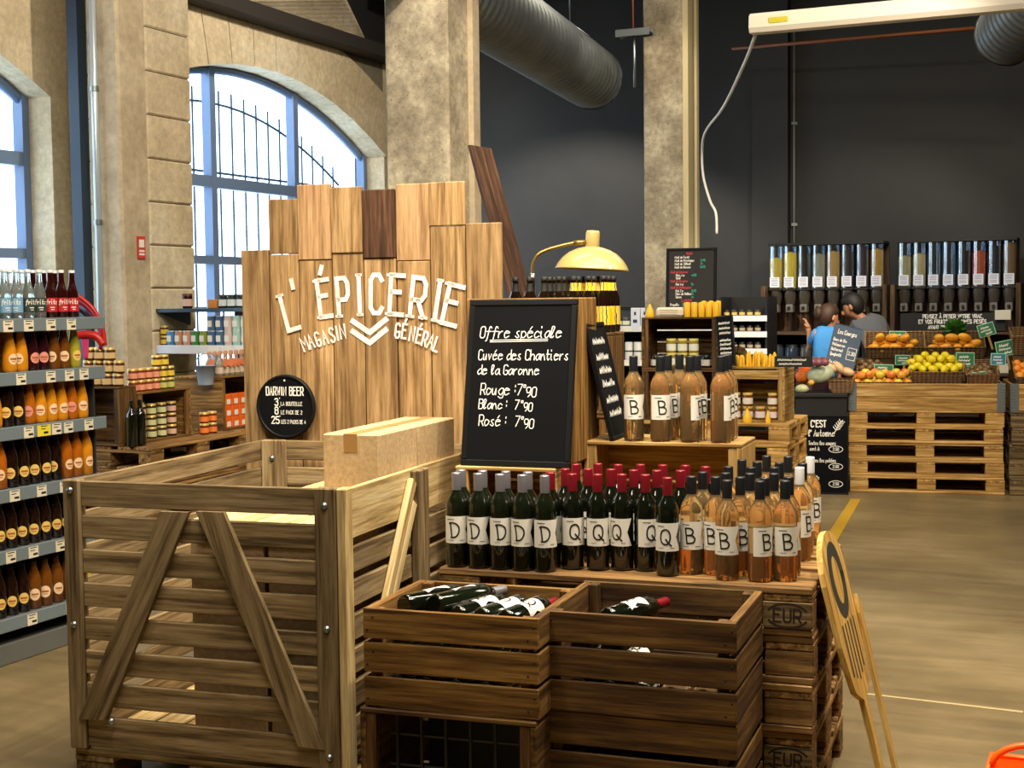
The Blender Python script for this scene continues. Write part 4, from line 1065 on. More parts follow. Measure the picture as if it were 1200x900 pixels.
# ================================================================ drinks rack on the left
RR, RS0, RS1 = -4.57, 4.35, 5.37
t = thing('drinks_rack', 'grey metal supermarket rack of juice bottles at the left edge', 'rack', FR.w(RR, RS0), FR.rz)
LV = [1.538, 1.30, 1.058, .784, .513, .209]; LEN = RS1-RS0
MB().box(-.50, -.48, 0, LEN, .0, 1.56).build('back_panel', M['rack_dark'], t)
MB().box(-.48, -.03, LEN-.012, LEN, .09, 1.24).build('end_panel', M['rack_dark'], t)
MB().box(-.47, -.01, 0, LEN, .0, .095, .004).build('plinth', M['rack'], t)
LVN = ['top', 'second', 'third', 'fourth', 'fifth', 'lowest']
TAGS = [[(8, 'tag'), (32, 'tag'), (58, 'tag'), (82, 'tag')], [(21, 'tag'), (56, 'tag'), (78, 'tag'), (95, 'tag')], [(28, 'tag'), (46, 'tag_yellow'), (61, 'tag'), (75, 'tag'), (99, 'tag')], [(9, 'tag'), (41, 'tag'), (68, 'tag')], [(2, 'tag'), (29, 'tag'), (61, 'tag')], [(25, 'tag'), (71, 'tag')]]
def s_of(px):                                           # along the rack's front for a photo column
    th = YR+math.atan((600-px)/F_PX); return -RR/math.tan(th)
for k, z in enumerate(LV):
    sh = MB().box(-.48, .0, 0, LEN, z-.02, z, .002).build('shelf', M['rack'], t)
    MB().box(.0005, .014, 0, LEN+.03, z-.056, z+.004, .004).build('price_rail', M['rail'], sh)
    for px, m in TAGS[k]:
        s = s_of(px)-RS0; wd = .085 if m == 'tag_yellow' else .06
        MB().box(.0145, .0165, s-wd/2, s+wd/2, z-.054, z-.004).build('price_tag', M[m], sh)
        mb = MB(); ff = lambda x, y, s=s, z=z: (.0168, s+x, z-.027+y)
        ribbon(mb, [(-.02, .018), (.02, .018)], .004, ff); ribbon(mb, [(-.02, .006), (.008, .006)], .004, ff); ribbon(mb, [(.0, -.012), (.022, -.012)], .010, ff)
        mb.build('print', M['ink'], sh)
JUICE = [(.026, 0), (.0305, .004), (.032, .02), (.032, .075), (.0295, .10), (.0235, .132), (.0175, .160), (.0152, .178), (.0152, .194), (.014, .196)]
LEMON = [(.026, 0), (.029, .004), (.029, .10), (.0265, .125), (.0175, .155), (.0135, .175), (.0125, .212), (.0135, .214), (.0135, .22)]
TALL = [(.028, 0), (.033, .004), (.033, .13), (.028, .155), (.018, .185), (.0145, .20), (.0140, .222)]
def drink(prof, glass, labcol, capm, capr, round_label=True, z0=.035, z1=.085, rr=None, words=False):
    r = rr or max(p[0] for p in prof); top = prof[-1][1]
    def fn():
        o = MB().lathe(prof, 18).build('drink_bottle', glass); tag(o, '', 'bottle')
        mb = MB()
        if round_label:
            cz, h, n = (z0+z1)/2, (z1-z0)/2, 16; f = cyl(r+.0006); f = cyl(r+.0009); vs_ = [f(0, cz)]; fs = [(0, 1+i, 1+(i+1) % n) for i in range(n)]
            for k_ in range(1, 6): vs_ += [f(h*.92*k_/5*math.cos(a*2*math.pi/n), cz+h*k_/5*math.sin(a*2*math.pi/n)) for a in range(n)]
            for k_ in range(4): fs += [(1+k_*n+i, 1+(k_+1)*n+i, 1+(k_+1)*n+(i+1) % n, 1+k_*n+(i+1) % n) for i in range(n)]
            mb.add(vs_, fs, None, True)
        else: label_mesh(mb, r+.0006, z0, z1, -85, 85, 0, 12)
        lb = mb.build('label', labcol, o)
        mb = MB(); f = cyl(r+.0012); cz = (z0+z1)/2
        if words:
            text(mb, 'fritz', 0, cz+.004, .020, .0035, f, .75, .1, 'c'); ribbon(mb, [(-.008, cz-.012), (.012, cz-.012)], .004, f); ribbon(mb, [(-.004, cz-.022), (.010, cz-.022)], .003, f)
            mb.build('print', M['paper'], lb)
        else:
            label_mesh(mb, r+.0016, cz-.003, cz+.005, -26, 26, 0, 8); label_mesh(mb, r+.0016, cz-.012, cz-.009, -17, 17, 0, 6)
            mb.build('print', pm('a0562a', .7), lb)
        MB().lathe([(capr, top-.008), (capr, top+.005), (.001, top+.006)], 14).build('cap', capm, o)
        return o
    return Kind(fn)
cl = dict(rough=.05, coat=.3)
g_or = pm('c98218', .12); g_amber = pm('a85a10', .1); g_dark = pm('1c0d06', .08); g_brown = pm('6a3c10', .1); g_purple = pm('2a0a14', .08); g_yel = pm('c8a81c', .12); g_lime = pm('98902c', .12)
g_clear = pm('d8e4e0', .05, trans=.85); g_cola = pm('2a0806', .08); g_lemo = pm('c6cc92', .08, trans=.6)
lab_c = pm('e6c49a', .7); lab_p = pm('d88a76', .7); lab_y = pm('dcb860', .7)
Kd = {'red': drink(LEMON, g_cola, pm('b01c24', .6), M['cap_white'], .0140, False, .03, .095, words=True),
      'blk': drink(LEMON, g_clear, pm('2c3a34', .6), M['cap_white'], .0140, False, .03, .095, words=True),
      'blu': drink(LEMON, g_clear, pm('6f9cc0', .6), M['cap_white'], .0140, False, .03, .095, words=True),
      'grn': drink(LEMON, g_lemo, pm('1f7a34', .6), M['cap_white'], .0140, False, .03, .095, words=True),
      'or': drink(JUICE, g_or, lab_c, M['cap_white'], .0160), 'pur': drink(JUICE, g_purple, lab_p, M['cap_white'], .0160), 'bro': drink(JUICE, g_brown, lab_c, M['cap_white'], .0160),
      'lime': drink(JUICE, g_lime, lab_y, M['cap_white'], .0160), 'amb': drink(JUICE, g_amber, lab_p, M['cap_white'], .0160),
      'drk': drink(TALL, g_dark, lab_y, M['black'], .0152, True, .04, .09), 'tam': drink(TALL, g_amber, lab_c, M['black'], .0152, True, .04, .09), 'tor': drink(TALL, g_or, lab_c, M['black'], .0152, True, .04, .09),
      'tbr': drink(TALL, g_brown, lab_c, M['black'], .0152, True, .04, .095), 'tye': drink(TALL, g_yel, lab_p, M['cap_white'], .0152, True, .03, .08)}
DN = {'red': 'dark lemonade bottle with red label', 'blk': 'clear lemonade bottle with blackish label', 'blu': 'clear lemonade bottle with light blue label', 'grn': 'pale lemonade bottle with green label', 'or': 'orange juice bottle', 'pur': 'purple juice bottle',
      'bro': 'brown juice bottle', 'lime': 'yellow-green juice bottle', 'amb': 'amber juice bottle', 'drk': 'dark beer bottle', 'tam': 'amber cider bottle', 'tor': 'orange drink bottle', 'tbr': 'brown cider bottle', 'tye': 'yellow lemonade bottle'}
ROWS = [['red', 'red', 'red', 'blk', 'blk', 'blu', 'blu', 'grn', 'grn', 'grn'], ['lime', 'bro', 'bro', 'pur', 'pur', 'or', 'or', None, 'or', 'or'], ['or', 'amb', 'or', 'or', 'or', 'amb', 'drk', 'drk', 'or', 'or'],
        ['tor', 'tam', 'tam', 'drk', 'drk', 'drk', 'drk', 'drk', 'tam', 'drk'], ['drk']*9, ['tye', 'tye', 'tbr', 'tbr', 'tbr', 'tbr', 'drk', 'drk', 'drk']]
for k, row in enumerate(ROWS):
    step = (.073, .070, .070, .0705, .0715, .073)[k]; s_end = (5.26, 5.26, 5.30, 5.32, 5.31, 5.31)[k]
    for depth in range(2):
        if depth and k > 3: continue
        for i, c in enumerate(row):
            if c is None: continue
            Kd[c](FR.w(RR-.052-.078*depth, s_end-i*step-.03*depth, LV[k]+.0005), FR.rz+math.radians(52)+R_.uniform(-.5, .5), '%s, %s from right, %s row, %s rack shelf' % (DN[c], ORD[i], ('front', 'back')[depth], LVN[k]), 'drinks on the left rack')

# ================================================================ jars on pallets by the left windows
aP = at(177, 525, Z=.66); FJ = Fr((aP.x, aP.y), 22.0)
pal_j = make_pallet(M['pallet'], .132)
rzJ = FJ.rz+math.pi/2                                   # long side runs away from the viewer
stack(pal_j, FJ, 0, 0, rzJ, 0, .132, 5, 'wooden pallet, %s in the stack under the jar crates', 'pallets under the jars')
pal_j2 = make_pallet(M['pallet'], .132, .56, .7)
stack(pal_j2, FJ, 0, 1.225, rzJ, 0, .132, 5, 'wooden pallet, %s in the far stack by the window, under jars', 'pallets under the jars')
JP = [(.030, 0), (.034, .004), (.034, .058), (.031, .066)]
def jar(body, lab, lid, k=1.0, tall=1.0):
    def fn():
        o = MB().lathe([(r*k, z*k*tall) for r, z in JP], 16).build('jar', body); tag(o, '', 'jar')
        MB().lathe([(.0346*k, .012*k*tall), (.0346*k, .048*k*tall)], 16, cap=False).build('label', lab, o)
        MB().lathe([(.0335*k, .064*k*tall), (.0335*k, .064*k*tall+.015*k), (.001, .064*k*tall+.0155*k)], 16).build('lid', lid, o)
        return o
    return Kind(fn)
b_hon = pm('5a2e0c', .15); gold = pm('c8a860', .35, metal=.3)
J_beige = jar(b_hon, pm('cfae76', .7), gold, 1.08); J_peach = jar(pm('7a3018', .15), pm('dc9070', .7), gold); J_yel = jar(pm('4a3410', .15), pm('d8b838', .7), gold); J_lime = jar(pm('4a4a18', .15), pm('b8b85a', .7), gold)
J_pink = jar(pm('3a1a10', .15), pm('d0a890', .7), gold); J_pale = jar(pm('3c3018', .15), pm('c6c690', .7), gold); J_orange = jar(pm('6a2a08', .15), pm('e07830', .7), gold)
def jar_row(kd, fr, u0, v0, du, dv, z, n, lab, grp, rz=None):
    for i in range(n): kd(fr.w(u0+du*i, v0+dv*i, z), R_.uniform(0, 6), lab % ORD[i], grp)
# crate at the near left corner with honey jars on a board
side_crate('wooden_crate', 'dark wooden crate beside the left drinks rack, honey jars on it', FJ.w(-.66, -.005, .661), FJ.rz, .42, .19, .395, M['crate_dark'], back=2)
zj = .661+.3955; hj = .0865
for r, (n, du) in enumerate(((3, .078), (3, .078), (2, .078))):
    jar_row(J_beige, FJ, -.55+(.012*r), .07, .083, 0, zj+hj*r, 4 if r < 2 else 3, 'beige-labelled jar, %%s from the left in the %s layer beside the rack' % ('bottom', 'middle', 'top')[r], 'beige-labelled jars')
for i in range(2):
    tag(MB().lathe(GLASS_PROF, 16).build('dark_bottle', M['dark_glass'], loc=FJ.w(-.17+.0*i, .03+.09*i, .661)), 'dark bottle between the two jar crates, %s from the front' % ORD[i], 'bottle', 'dark bottles by the jar crates')
# crate with its mouth towards the aisle
rzA = FJ.rz+math.pi/2
side_crate('wooden_crate', 'wooden crate facing the aisle with pale green labelled jars inside', FJ.w(-.235, .20, .661), rzA, .60, .40, .345, M['crate'])
zj = .661+.015
for r in range(3):
    for i in range(4):
        (J_pink if i in (0, 3) else J_pale)(FJ.w(-.305, .31+.115*i, zj+.0805*r), 0, '%s jar in the aisle crate, %s from the left, %s layer' % (('pink-labelled' if i in (0, 3) else 'pale green labelled'), ORD[i], ('bottom', 'middle', 'top')[r]), 'jars inside the aisle crate')
zt = .661+.3455
for r in range(2):
    for i in range(6):
        kd, nm = (J_peach, 'peach') if i < 4 else (J_yel if r else J_lime, 'yellow' if r else 'lime')
        kd(FJ.w(-.30, .225+.083*i, zt+.0803*r), 0, '%s-labelled jar on the aisle crate, %s from left, %s layer' % (nm, ORD[i], ('lower', 'upper')[r]), 'jars on top of the aisle crate')
for i in range(2): J_yel(FJ.w(-.305, .50+.083*i, zt+.1606), 0, 'yellow-labelled jar on the topmost layer of the aisle crate, %s from left' % ORD[i], 'jars on top of the aisle crate')
Kbig = jar(pm('59533a', .2), pm('b0a67a', .7), pm('4a4632', .5), 1.75, 1.05)
Kbig(FJ.w(-.42, .50, zt), 0, 'big olive preserving jar behind the peach-labelled jars', None)
t = thing('price_card', 'small pale blue price card on the aisle crate\'s near end', 'card', FJ.w(-.36, .195, .93), FJ.rz)
MB().box(0, .10, -.004, 0, 0, .075).build('card', pm('a9b8cc', .6), t); MB().box(.01, .08, -.005, -.0045, .045, .055).box(.01, .06, -.005, -.0045, .02, .028).build('print', M['ink'], t)
for r in range(2):
    for i in range(2): J_orange(FJ.w(-.20, .90+.10*i, .661+.0803*r), 0, 'orange-labelled jar between the two crates, %s from left, %s layer' % (ORD[i], ('lower', 'upper')[r]), 'orange-labelled jars')
# the further crate: orange packs inside, tagged bottles and a pail on top
side_crate('wooden_crate', 'wooden crate by the plank sign with orange packets inside', FJ.w(-.20, 1.14, .661), rzA, .62, .42, .40, M['crate'])
for r in range(3):
    for i in range(4):
        o = MB().box(0, .085, 0, .05, 0, .082, .003).build('orange_packet', pm('e0641c', .5), loc=FJ.w(-.225, 1.20+.10*i, .676+.0835*r), rz=rzA); tag(o, 'orange packet in the far crate, %s from left, %s layer' % (ORD[i], ('bottom', 'middle', 'top')[r]), 'packet', 'orange packets')
        MB().box(.03, .08, -.0012, -.0002, .008, .045).build('label', M['paper'], o)
def mini():
    o = MB().lathe([(.026, 0), (.029, .004), (.029, .085), (.024, .105), (.012, .125), (.012, .15)], 14).build('small_bottle', pm('b8b09a', .1, trans=.5)); tag(o, '', 'bottle')
    MB().lathe([(.0295, .02), (.0295, .065)], 14, cap=False).build('label', pm('cdb8a0', .7), o)
    MB().lathe([(.014, .148), (.014, .18), (.001, .181)], 12).build('stopper', pm('b07850', .7), o)
    MB().box(-.022, .022, -.033, -.031, .075, .13, T=Matrix.Rotation(.3, 4, 'Y')).build('hang_tag', pm('d0744c', .7), o)
    return o
Kmini = Kind(mini)
for r in range(2):
    for i in range(8): Kmini(FJ.w(-.26-.09*r, 1.20+.073*i, .661+.401), R_.uniform(-.4, 1.4), 'small tagged glass bottle on the far crate, %s from left, %s row' % (ORD[i], ('front', 'back')[r]), 'small tagged bottles')
t = thing('pail', 'grey-blue pail with a handle beside the tagged bottles', 'pail', FJ.w(-.30, 1.08, .661+.345))
MB().lathe([(.055, 0), (.075, .14), (.078, .14), (.071, .136), (.052, .006), (.001, .006)], 20).build('body', pm('8d99a6', .45), t)
MB().tube([(.078*math.cos(a*math.pi/10), 0, .135+.09*math.sin(a*math.pi/10)) for a in range(11)], .004, 6).build('handle', M['steel'], t)
# blue shelving by the window
pG = at(181, 362, Y=11.3); FG = Fr((pG.x, pG.y), 24.0); zA = pG.z; zB = at(181, 405, Y=11.3).z
t = thing('shelving_unit', 'blue metal shelving with tins before the arched window', 'shelving', FG.w(0, 0), FG.rz)
MB().box(.46, 1.16, .44, .47, 0, zA).build('back_panel', M['blue_metal'], t)
for z, th in ((zA, .03), (zB, .025), (.85, .025), (.45, .025)):
    MB().box(0 if z > 1 else .46, 1.18, 0, .44, z-th, z, .003).build('shelf', M['blue_metal'], t)
MB().box(0, 1.18, -.012, -.0005, zB-.065, zB+.004, .003).build('price_rail', M['white_rail'], t)
for x in (0.0, 1.15):
    mb = MB(); mb.prism([(.02, zA-.031), (.44, zA-.031), (.44, zA-.14)], x+.004, x+.022, T=Matrix(((0, 1, 0, 0), (1, 0, 0, 0), (0, 0, 1, 0), (0, 0, 0, 1)))); mb.build('bracket', M['blue_metal'], t)
for i in range(5): MB().box(.52+.13*i, .62+.13*i, -.0135, -.0125, zB-.055, zB-.005).build('price_tag', M['paper'], t)
def tin(c, h=.115, r=.037):
    def fn():
        o = MB().lathe([(r, 0), (r, h)], 16).build('tin', pm(c, .4)); tag(o, '', 'tin')
        MB().lathe([(r+.001, h-.004), (r+.001, h+.002), (r-.004, h+.002), (r-.005, h-.001), (.001, h-.001)], 16).build('lid', pm('b8bcc0', .4, metal=.4), o)
        MB().box(-.02, .02, -r-.0012, -r+.004, .03, .08).build('label', pm('d8d4cc', .6), o)
        return o
    return Kind(fn)
TC = ['3f7fb8', 'b0805c', 'c08a78', '2f7a3c', '7a8a2c', '3a5a88', '40607c', 'c8b0a8', '9cc0ac', 'c6ccd4', 'd8d6cc', '8a8078']; TN = ['blue', 'brown', 'pinkish', 'green', 'olive', 'dark blue', 'slate blue', 'cream', 'mint', 'pale grey', 'white', 'taupe']
for i in range(12): tin(TC[i])(FG.w(.115+.0795*i, .06, zB+.0005), FG.rz, '%s tin in the lower row on the blue shelving' % TN[i], 'tins on the blue shelving')
for i, c in enumerate((6, 5, 7, 8, 9, 2)): tin(TC[c])(FG.w(.115+.0795*(i+5), .06, zB+.118), FG.rz, '%s tin stacked on another tin on the blue shelving' % TN[c], 'tins on the blue shelving')
for j in range(2): J_yel(FG.w(.055, .05, zB+.0005+.0805*j), 0, '%s small jar at the left end of the tin shelf' % ('lower', 'upper')[j], 'small jars left of the tins')
Kdj = jar(pm('2a0c08', .1), pm('c8a89c', .7), pm('5a2018', .4), 1.2, 1.3)
Kdj(FG.w(.265, .08, zA+.0005), 0, 'dark red jar standing alone on top of the blue shelving', None)
tag(MB().box(0, .09, 0, .06, 0, .07, .004).build('small_box', pm('c87a30', .6), loc=FG.w(.46, .08, zA), rz=FG.rz), 'small orange box on top of the blue shelving', 'box')
Kwj = jar(pm('28302c', .1), pm('cfd4d4', .7), pm('202420', .4), 1.05, 1.35)
for i in range(3): Kwj(FG.w(.615+.083*i, .07, zA+.0005), 0, 'white-labelled jar on top of the blue shelving, %s from left' % ORD[i], 'white-labelled jars')
jar(pm('101418', .1), pm('a8b0b4', .7), M['black'], .9)(FG.w(.86, .06, zA+.0005), 0, 'small black-lidded jar right of the white-labelled jars', None)

# ================================================================ honey and candle corner (middle right)
aE = at(925, 497, Z=.725); FE = Fr((aE.x, aE.y), 21.0)
pal_e = make_pallet(M['pallet_pale'], .145)
stack(pal_e, FE, -1.2, 0, FE.rz, 0, .145, 5, 'pale new pallet, %s in the stack under the honey crates', 'pallets under the honey crates')
ZE = .7255
side_crate('wooden_crate', 'wooden crate of honey jars at the pale pallets\' right end', FE.w(-.47, .10, ZE), FE.rz, .42, .40, .385, M['crate_pale'], back=3)
tag(MB().box(.03, .355, -.0, .012, .300, .362, .003).build('cross_lath', M['crate_pale'], loc=FE.w(-.445, .087, ZE), rz=FE.rz), 'wooden lath across the mouth of the right honey crate', 'lath')
J_h1 = jar(pm('6a3a10', .12), pm('d8d0c0', .7), pm('c0a050', .4), 1.05, 1.15); J_h2 = jar(pm('7a4a14', .12), pm('d6c8c8', .7), pm('b09048', .4), 1.05, 1.15)
for r in range(2):
    for i in range(4):
        if r and i == 2: continue
        (J_h1 if r else J_h2)(FE.w(-.405+.088*i, .15, ZE+.0145+.095*r), R_.uniform(-.2, .2), 'honey jar with white label in the right crate, %s from left, %s layer' % (ORD[i], ('lower', 'upper')[r]), 'honey jars in the right crate')
for i, (x, h) in enumerate(((-.30, .085), (-.155, .075))):
    o = MB().lathe([(.030-.01*i, 0), (.034-.014*i, .02), (.026-.012*i, .05), (.012-.004*i, h), (.002, h+.015)], 14).build('beeswax_candle', M['yellow_wax'], loc=FE.w(x, .045, ZE)); tag(o, ('squat flame-shaped beeswax candle before the right honey crate', 'thin pointed beeswax candle before the right honey crate')[i], 'candle')
    MB().tube([(0, 0, h+.01), (0, 0, h+.03)], .0025, 6).build('wick', M['ink'], o)
# tipped basket of candle sticks on that crate
ZF = ZE+.3855
pb = FE.w(-.40, .22, ZF+.07)
t = thing('basket', 'small round basket tipped over on the right honey crate', 'basket', pb, rot=(math.radians(78), 0, FE.rz+.25))
MB().lathe([(.045, -.10), (.068, 0), (.072, .002), (.064, -.002), (.042, -.095), (.001, -.095)], 22).build('body', M['wicker'], t)
rr = random.Random(8)
for i in range(16):
    x, y, h = -.42+.020*i+rr.uniform(-.006, .006), .14+rr.uniform(-.02, .05), rr.uniform(.07, .11)
    o = MB().lathe([(.011, 0), (.012, h*.85), (.006, h), (.001, h+.004)], 10).build('beeswax_candle', M['yellow_wax'], loc=FE.w(x, y, ZF), rot=(rr.uniform(-.12, .12), rr.uniform(-.12, .12), 0)); tag(o, 'small beeswax candle, %s from left before the tipped basket' % ORD[i], 'candle', 'small beeswax candles by the tipped basket')
# left, two crates one on the other, jars in the upper one
side_crate('wooden_crate', 'lower dark crate behind the raised rosé bottles', FE.w(-1.08, .12, ZE), FE.rz, .56, .38, .36, M['crate_dark'])
ZG = ZE+.3605
side_crate('wooden_crate', 'upper dark crate with honey jars, menu board above it', FE.w(-1.08, .12, ZG), FE.rz, .56, .38, .375, M['crate_dark'], back=4)
J_g = jar(pm('a89030', .1, trans=.3), pm('d8d8c8', .7), pm('c8b860', .4), 1.05, 1.3); J_d = jar(pm('1c1410', .1), pm('b8b4ac', .7), pm('1a1816', .4), 1.0, 1.2)
for r in range(2):
    for i in range(3):
        J_g(FE.w(-.885+.082*i, .22, ZG+.015+.102*r), 0, 'pale gold honey jar in the upper dark crate, %s from left, %s layer' % (ORD[i], ('lower', 'upper')[r]), 'pale gold honey jars')
for i, x in enumerate((-.99, -.62, -.575)): J_d(FE.w(x-.01*(i == 2), .17+.09*(i == 2), ZG+.015), 0, 'dark jar in the upper dark crate, %s from left' % ORD[i], 'dark jars in the upper crate')
J_d(FE.w(-.965, .30, ZG+.015+.0), 0, 'dark jar at the back left of the upper dark crate', None)
ZH = ZG+.3755
for i in range(5):
    o = MB().lathe([(.023, 0), (.024, .003), (.024, .098), (.020, .104), (.002, .105)], 16).build('pillar_candle', M['yellow_wax'], loc=FE.w(-.755+.052*i, .17, ZH)); tag(o, 'yellow pillar candle on the upper dark crate, %s from left' % ORD[i], 'candle', 'pillar candles on the upper crate')
    MB().tube([(0, 0, .104), (0, 0, .12)], .002, 6).build('wick', M['ink'], o)
for i in range(3):
    o = MB().lathe([(.020, 0), (.021, .003), (.021, .11), (.002, .115)], 14).build('pillar_candle', M['yellow_wax'], loc=FE.w(-.65+.052*i, .235, ZH)); tag(o, 'yellow pillar candle behind the front ones, %s from left' % ORD[i], 'candle', 'pillar candles on the upper crate')
o = MB().lathe([(.030, 0), (.034, .01), (.024, .05), (.008, .09), (.001, .095)], 14).build('cone_candle', M['yellow_wax'], loc=FE.w(-1.03, .17, ZH)); tag(o, 'cone-shaped yellow candle at the upper crate\'s left end', 'candle')
o = MB().box(0, .20, 0, .10, 0, .07, .025).build('wrapped_packet', pm('d8cbb4', .5), loc=FE.w(-.98, .14, ZH), rz=FE.rz); tag(o, 'wrapped cream packet between the yellow candles', 'packet')
mb = MB()
for y in (.02, .035, .05): ribbon(mb, [(.03, y), (.16, y)], .005, lambda x, y_: (x, -.0006, y_))
mb.build('print', pm('a08a6a', .7), o)
mb_ = blackboard('menu_board', 'black menu board with red, white and green chalk above the candle crate', FE.w(-.965, .36, ZH), FE.rz, .375, .50, math.radians(4), surf=pm('24221f', .6))
rr = random.Random(4); fn = lambda x, y: (x, .0032, y)
white, red, green = M['chalk'], M['chalk_red'], M['chalk_green']
def menu(col_, s, x, y, h=.016):
    mb = MB(); text(mb, s, x, y, h, .0032, fn, .78, .05, 'l', .9)
    if mb.v: mb.build('chalk_line', col_, mb_)
menu(red, 'Miels', .15, .452, .018)
for i, (s_, pr) in enumerate((('Miel de Forêt', ''), ('Miel de Printemps', '7e90'), ('Miel de Tilleul', '7e'), ('Miel de Ronces', '6e50'))):
    menu(white, s_, .065, .425-.024*i); menu(green, pr, .255, .425-.024*i)
for y, s_ in ((.318, 'Miel de Garonne'), (.252, 'Miel de Bruyère'), (.205, 'Miel de Châtaignier')): menu(red, s_, .035, y)
for y, s_, pr in ((.294, 'Pain 4 e', '4e50'), (.274, 'Seul', ''), (.228, 'Pot 4 e', '5e'), (.18, 'Pot 2 e', '3e50'), (.158, 'Pain de Pollen', '9e'), (.136, 'Savon', '4e')): menu(white, s_, .075, y); menu(green, pr, .19, y)
menu(red, 'LA RUCHE', .12, .108, .018); menu(white, 'Propolis', .035, .08); menu(white, 'Bougies', .20, .08); menu(green, '5e', .125, .08); menu(green, '6e', .30, .08)
sb = blackboard('chalkboard', 'small chalkboard leaning at the right of the candle crate', FE.w(-.505, .06, ZF), FE.rz+.1, .125, .36, math.radians(9), math.radians(-5), frame=.012)
mb = MB(); rr = random.Random(6)
for y in (.30, .265, .23, .18, .15, .12, .09, .06): scribble(mb, .022, y, .08, .018, .005, fn, rr)
mb.build('chalk_writing', M['chalk'], sb)
t = thing('label_strip', 'narrow black label board at the right end of the honey crate', 'label', FE.w(-.12, .11, ZF), FE.rz)
MB().box(0, .26, 0, .01, 0, .075).build('board', M['black'], t)
mb = MB(); sf2 = lambda x, y: (x, -.0008, y); scribble(mb, .02, .045, .20, .014, .004, sf2, rr); scribble(mb, .03, .018, .16, .014, .004, sf2, rr); mb.build('writing', M['chalk'], t)

# black shelving against the back, left and right of the candle crate
def shelf_unit(label, r0, r1, s, zs, ztop, goods):
    t = thing('shelving_unit', label, 'shelving', FR.w(r0, s), FR.rz); L = r1-r0
    MB().box(0, L, .38, .40, 0, ztop).build('back_panel', M['black'], t)
    for x in (0, L-.02): MB().box(x, x+.02, 0, .38, 0, ztop).build('side_panel', M['black'], t)
    for z in zs:
        sh = MB().box(.02, L-.02, 0, .38, z-.02, z).build('shelf', M['black'], t); MB().box(.0, L, -.012, -.0005, z-.05, z+.004).build('price_rail', M['white_rail'], sh)
        for i in range(int(L/.16)): MB().box(.04+.16*i, .13+.16*i, -.0135, -.0125, z-.045, z-.002).build('price_tag', M['paper'], sh)
    return t
rl, sl = FR.loc(at(706, 380, Y=12.9))
shelf_unit('black shelving with white boxes and tubs behind the raised rosé crate', rl, rl+1.05, sl, (1.345, 1.035, .70), 1.36, None)
for i in range(3): 
    o = MB().box(0, .085, 0, .06, 0, .165, .002).build('white_box', pm('cfd4de', .5), loc=FR.w(rl+.265+.093*i, sl+.03, 1.3455), rz=FR.rz); tag(o, 'white printed box on the black shelving, %s from left' % ORD[i], 'box', 'white printed boxes')
    MB().box(.02, .06, -.0012, -.0002, .03, .06).box(.03, .05, -.0012, -.0002, .10, .13).build('print', pm('2c3440', .6), o)
J_w = jar(pm('3a3a2c', .2), pm('cfcfb8', .7), pm('2c2c28', .4), 1.0, 1.0)
for i in range(3): J_w(FR.w(rl+.06+.075*i, sl+.06, 1.3455), 0, 'small pale jar left of the white printed boxes, %s from left' % ORD[i], 'small pale jars')
def tub():
    o = MB().lathe([(.038, 0), (.038, .16), (.034, .165), (.001, .166)], 16).build('white_tub', pm('c8c8c2', .45)); tag(o, '', 'tub')
    MB().lathe([(.0386, .075), (.0386, .088)], 16, cap=False).build('band', pm('3a3a38', .6), o)
    return o
Kt = Kind(tub)
for i in range(5): Kt(FR.w(rl+.235+.085*i, sl+.06, 1.0355), 0, 'white tub on the lower black shelf, %s from left' % ORD[i], 'white tubs')
J_s = jar(pm('2a2430', .2), pm('b0a8a8', .7), pm('a03030', .4), .95, .9)
for j in range(2):
    for i in range(2): J_s(FR.w(rl+.055+.075*i, sl+.06, 1.0355+.072*j), 0, 'small reddish-lidded jar left of the tubs, %s from left, %s layer' % (ORD[i], ('lower', 'upper')[j]), 'small jars by the tubs')
r2, s2 = FR.loc(at(855, 380, Y=13.3))
shelf_unit('black shelving of bottles and jars left of the bulk dispensers', r2-.10, r2+.36, s2, (1.42, 1.27, 1.11, .9), 1.6, None)
J_b1 = jar(pm('4a3c14', .15), pm('c8b060', .7), M['black'], .8, .9); J_b2 = jar(pm('24140c', .15), pm('a89880', .7), M['black'], .85, .95)
for k, z in enumerate((1.42, 1.27, 1.11)):
    for i in range(5): (J_b1 if k == 0 else J_b2)(FR.w(r2-.045+.075*i, s2+.06, z+.0005), 0, 'little jar on the %s shelf left of the dispensers, %s from left' % (('upper', 'middle', 'lower')[k], ORD[i]), 'little jars by the dispensers')

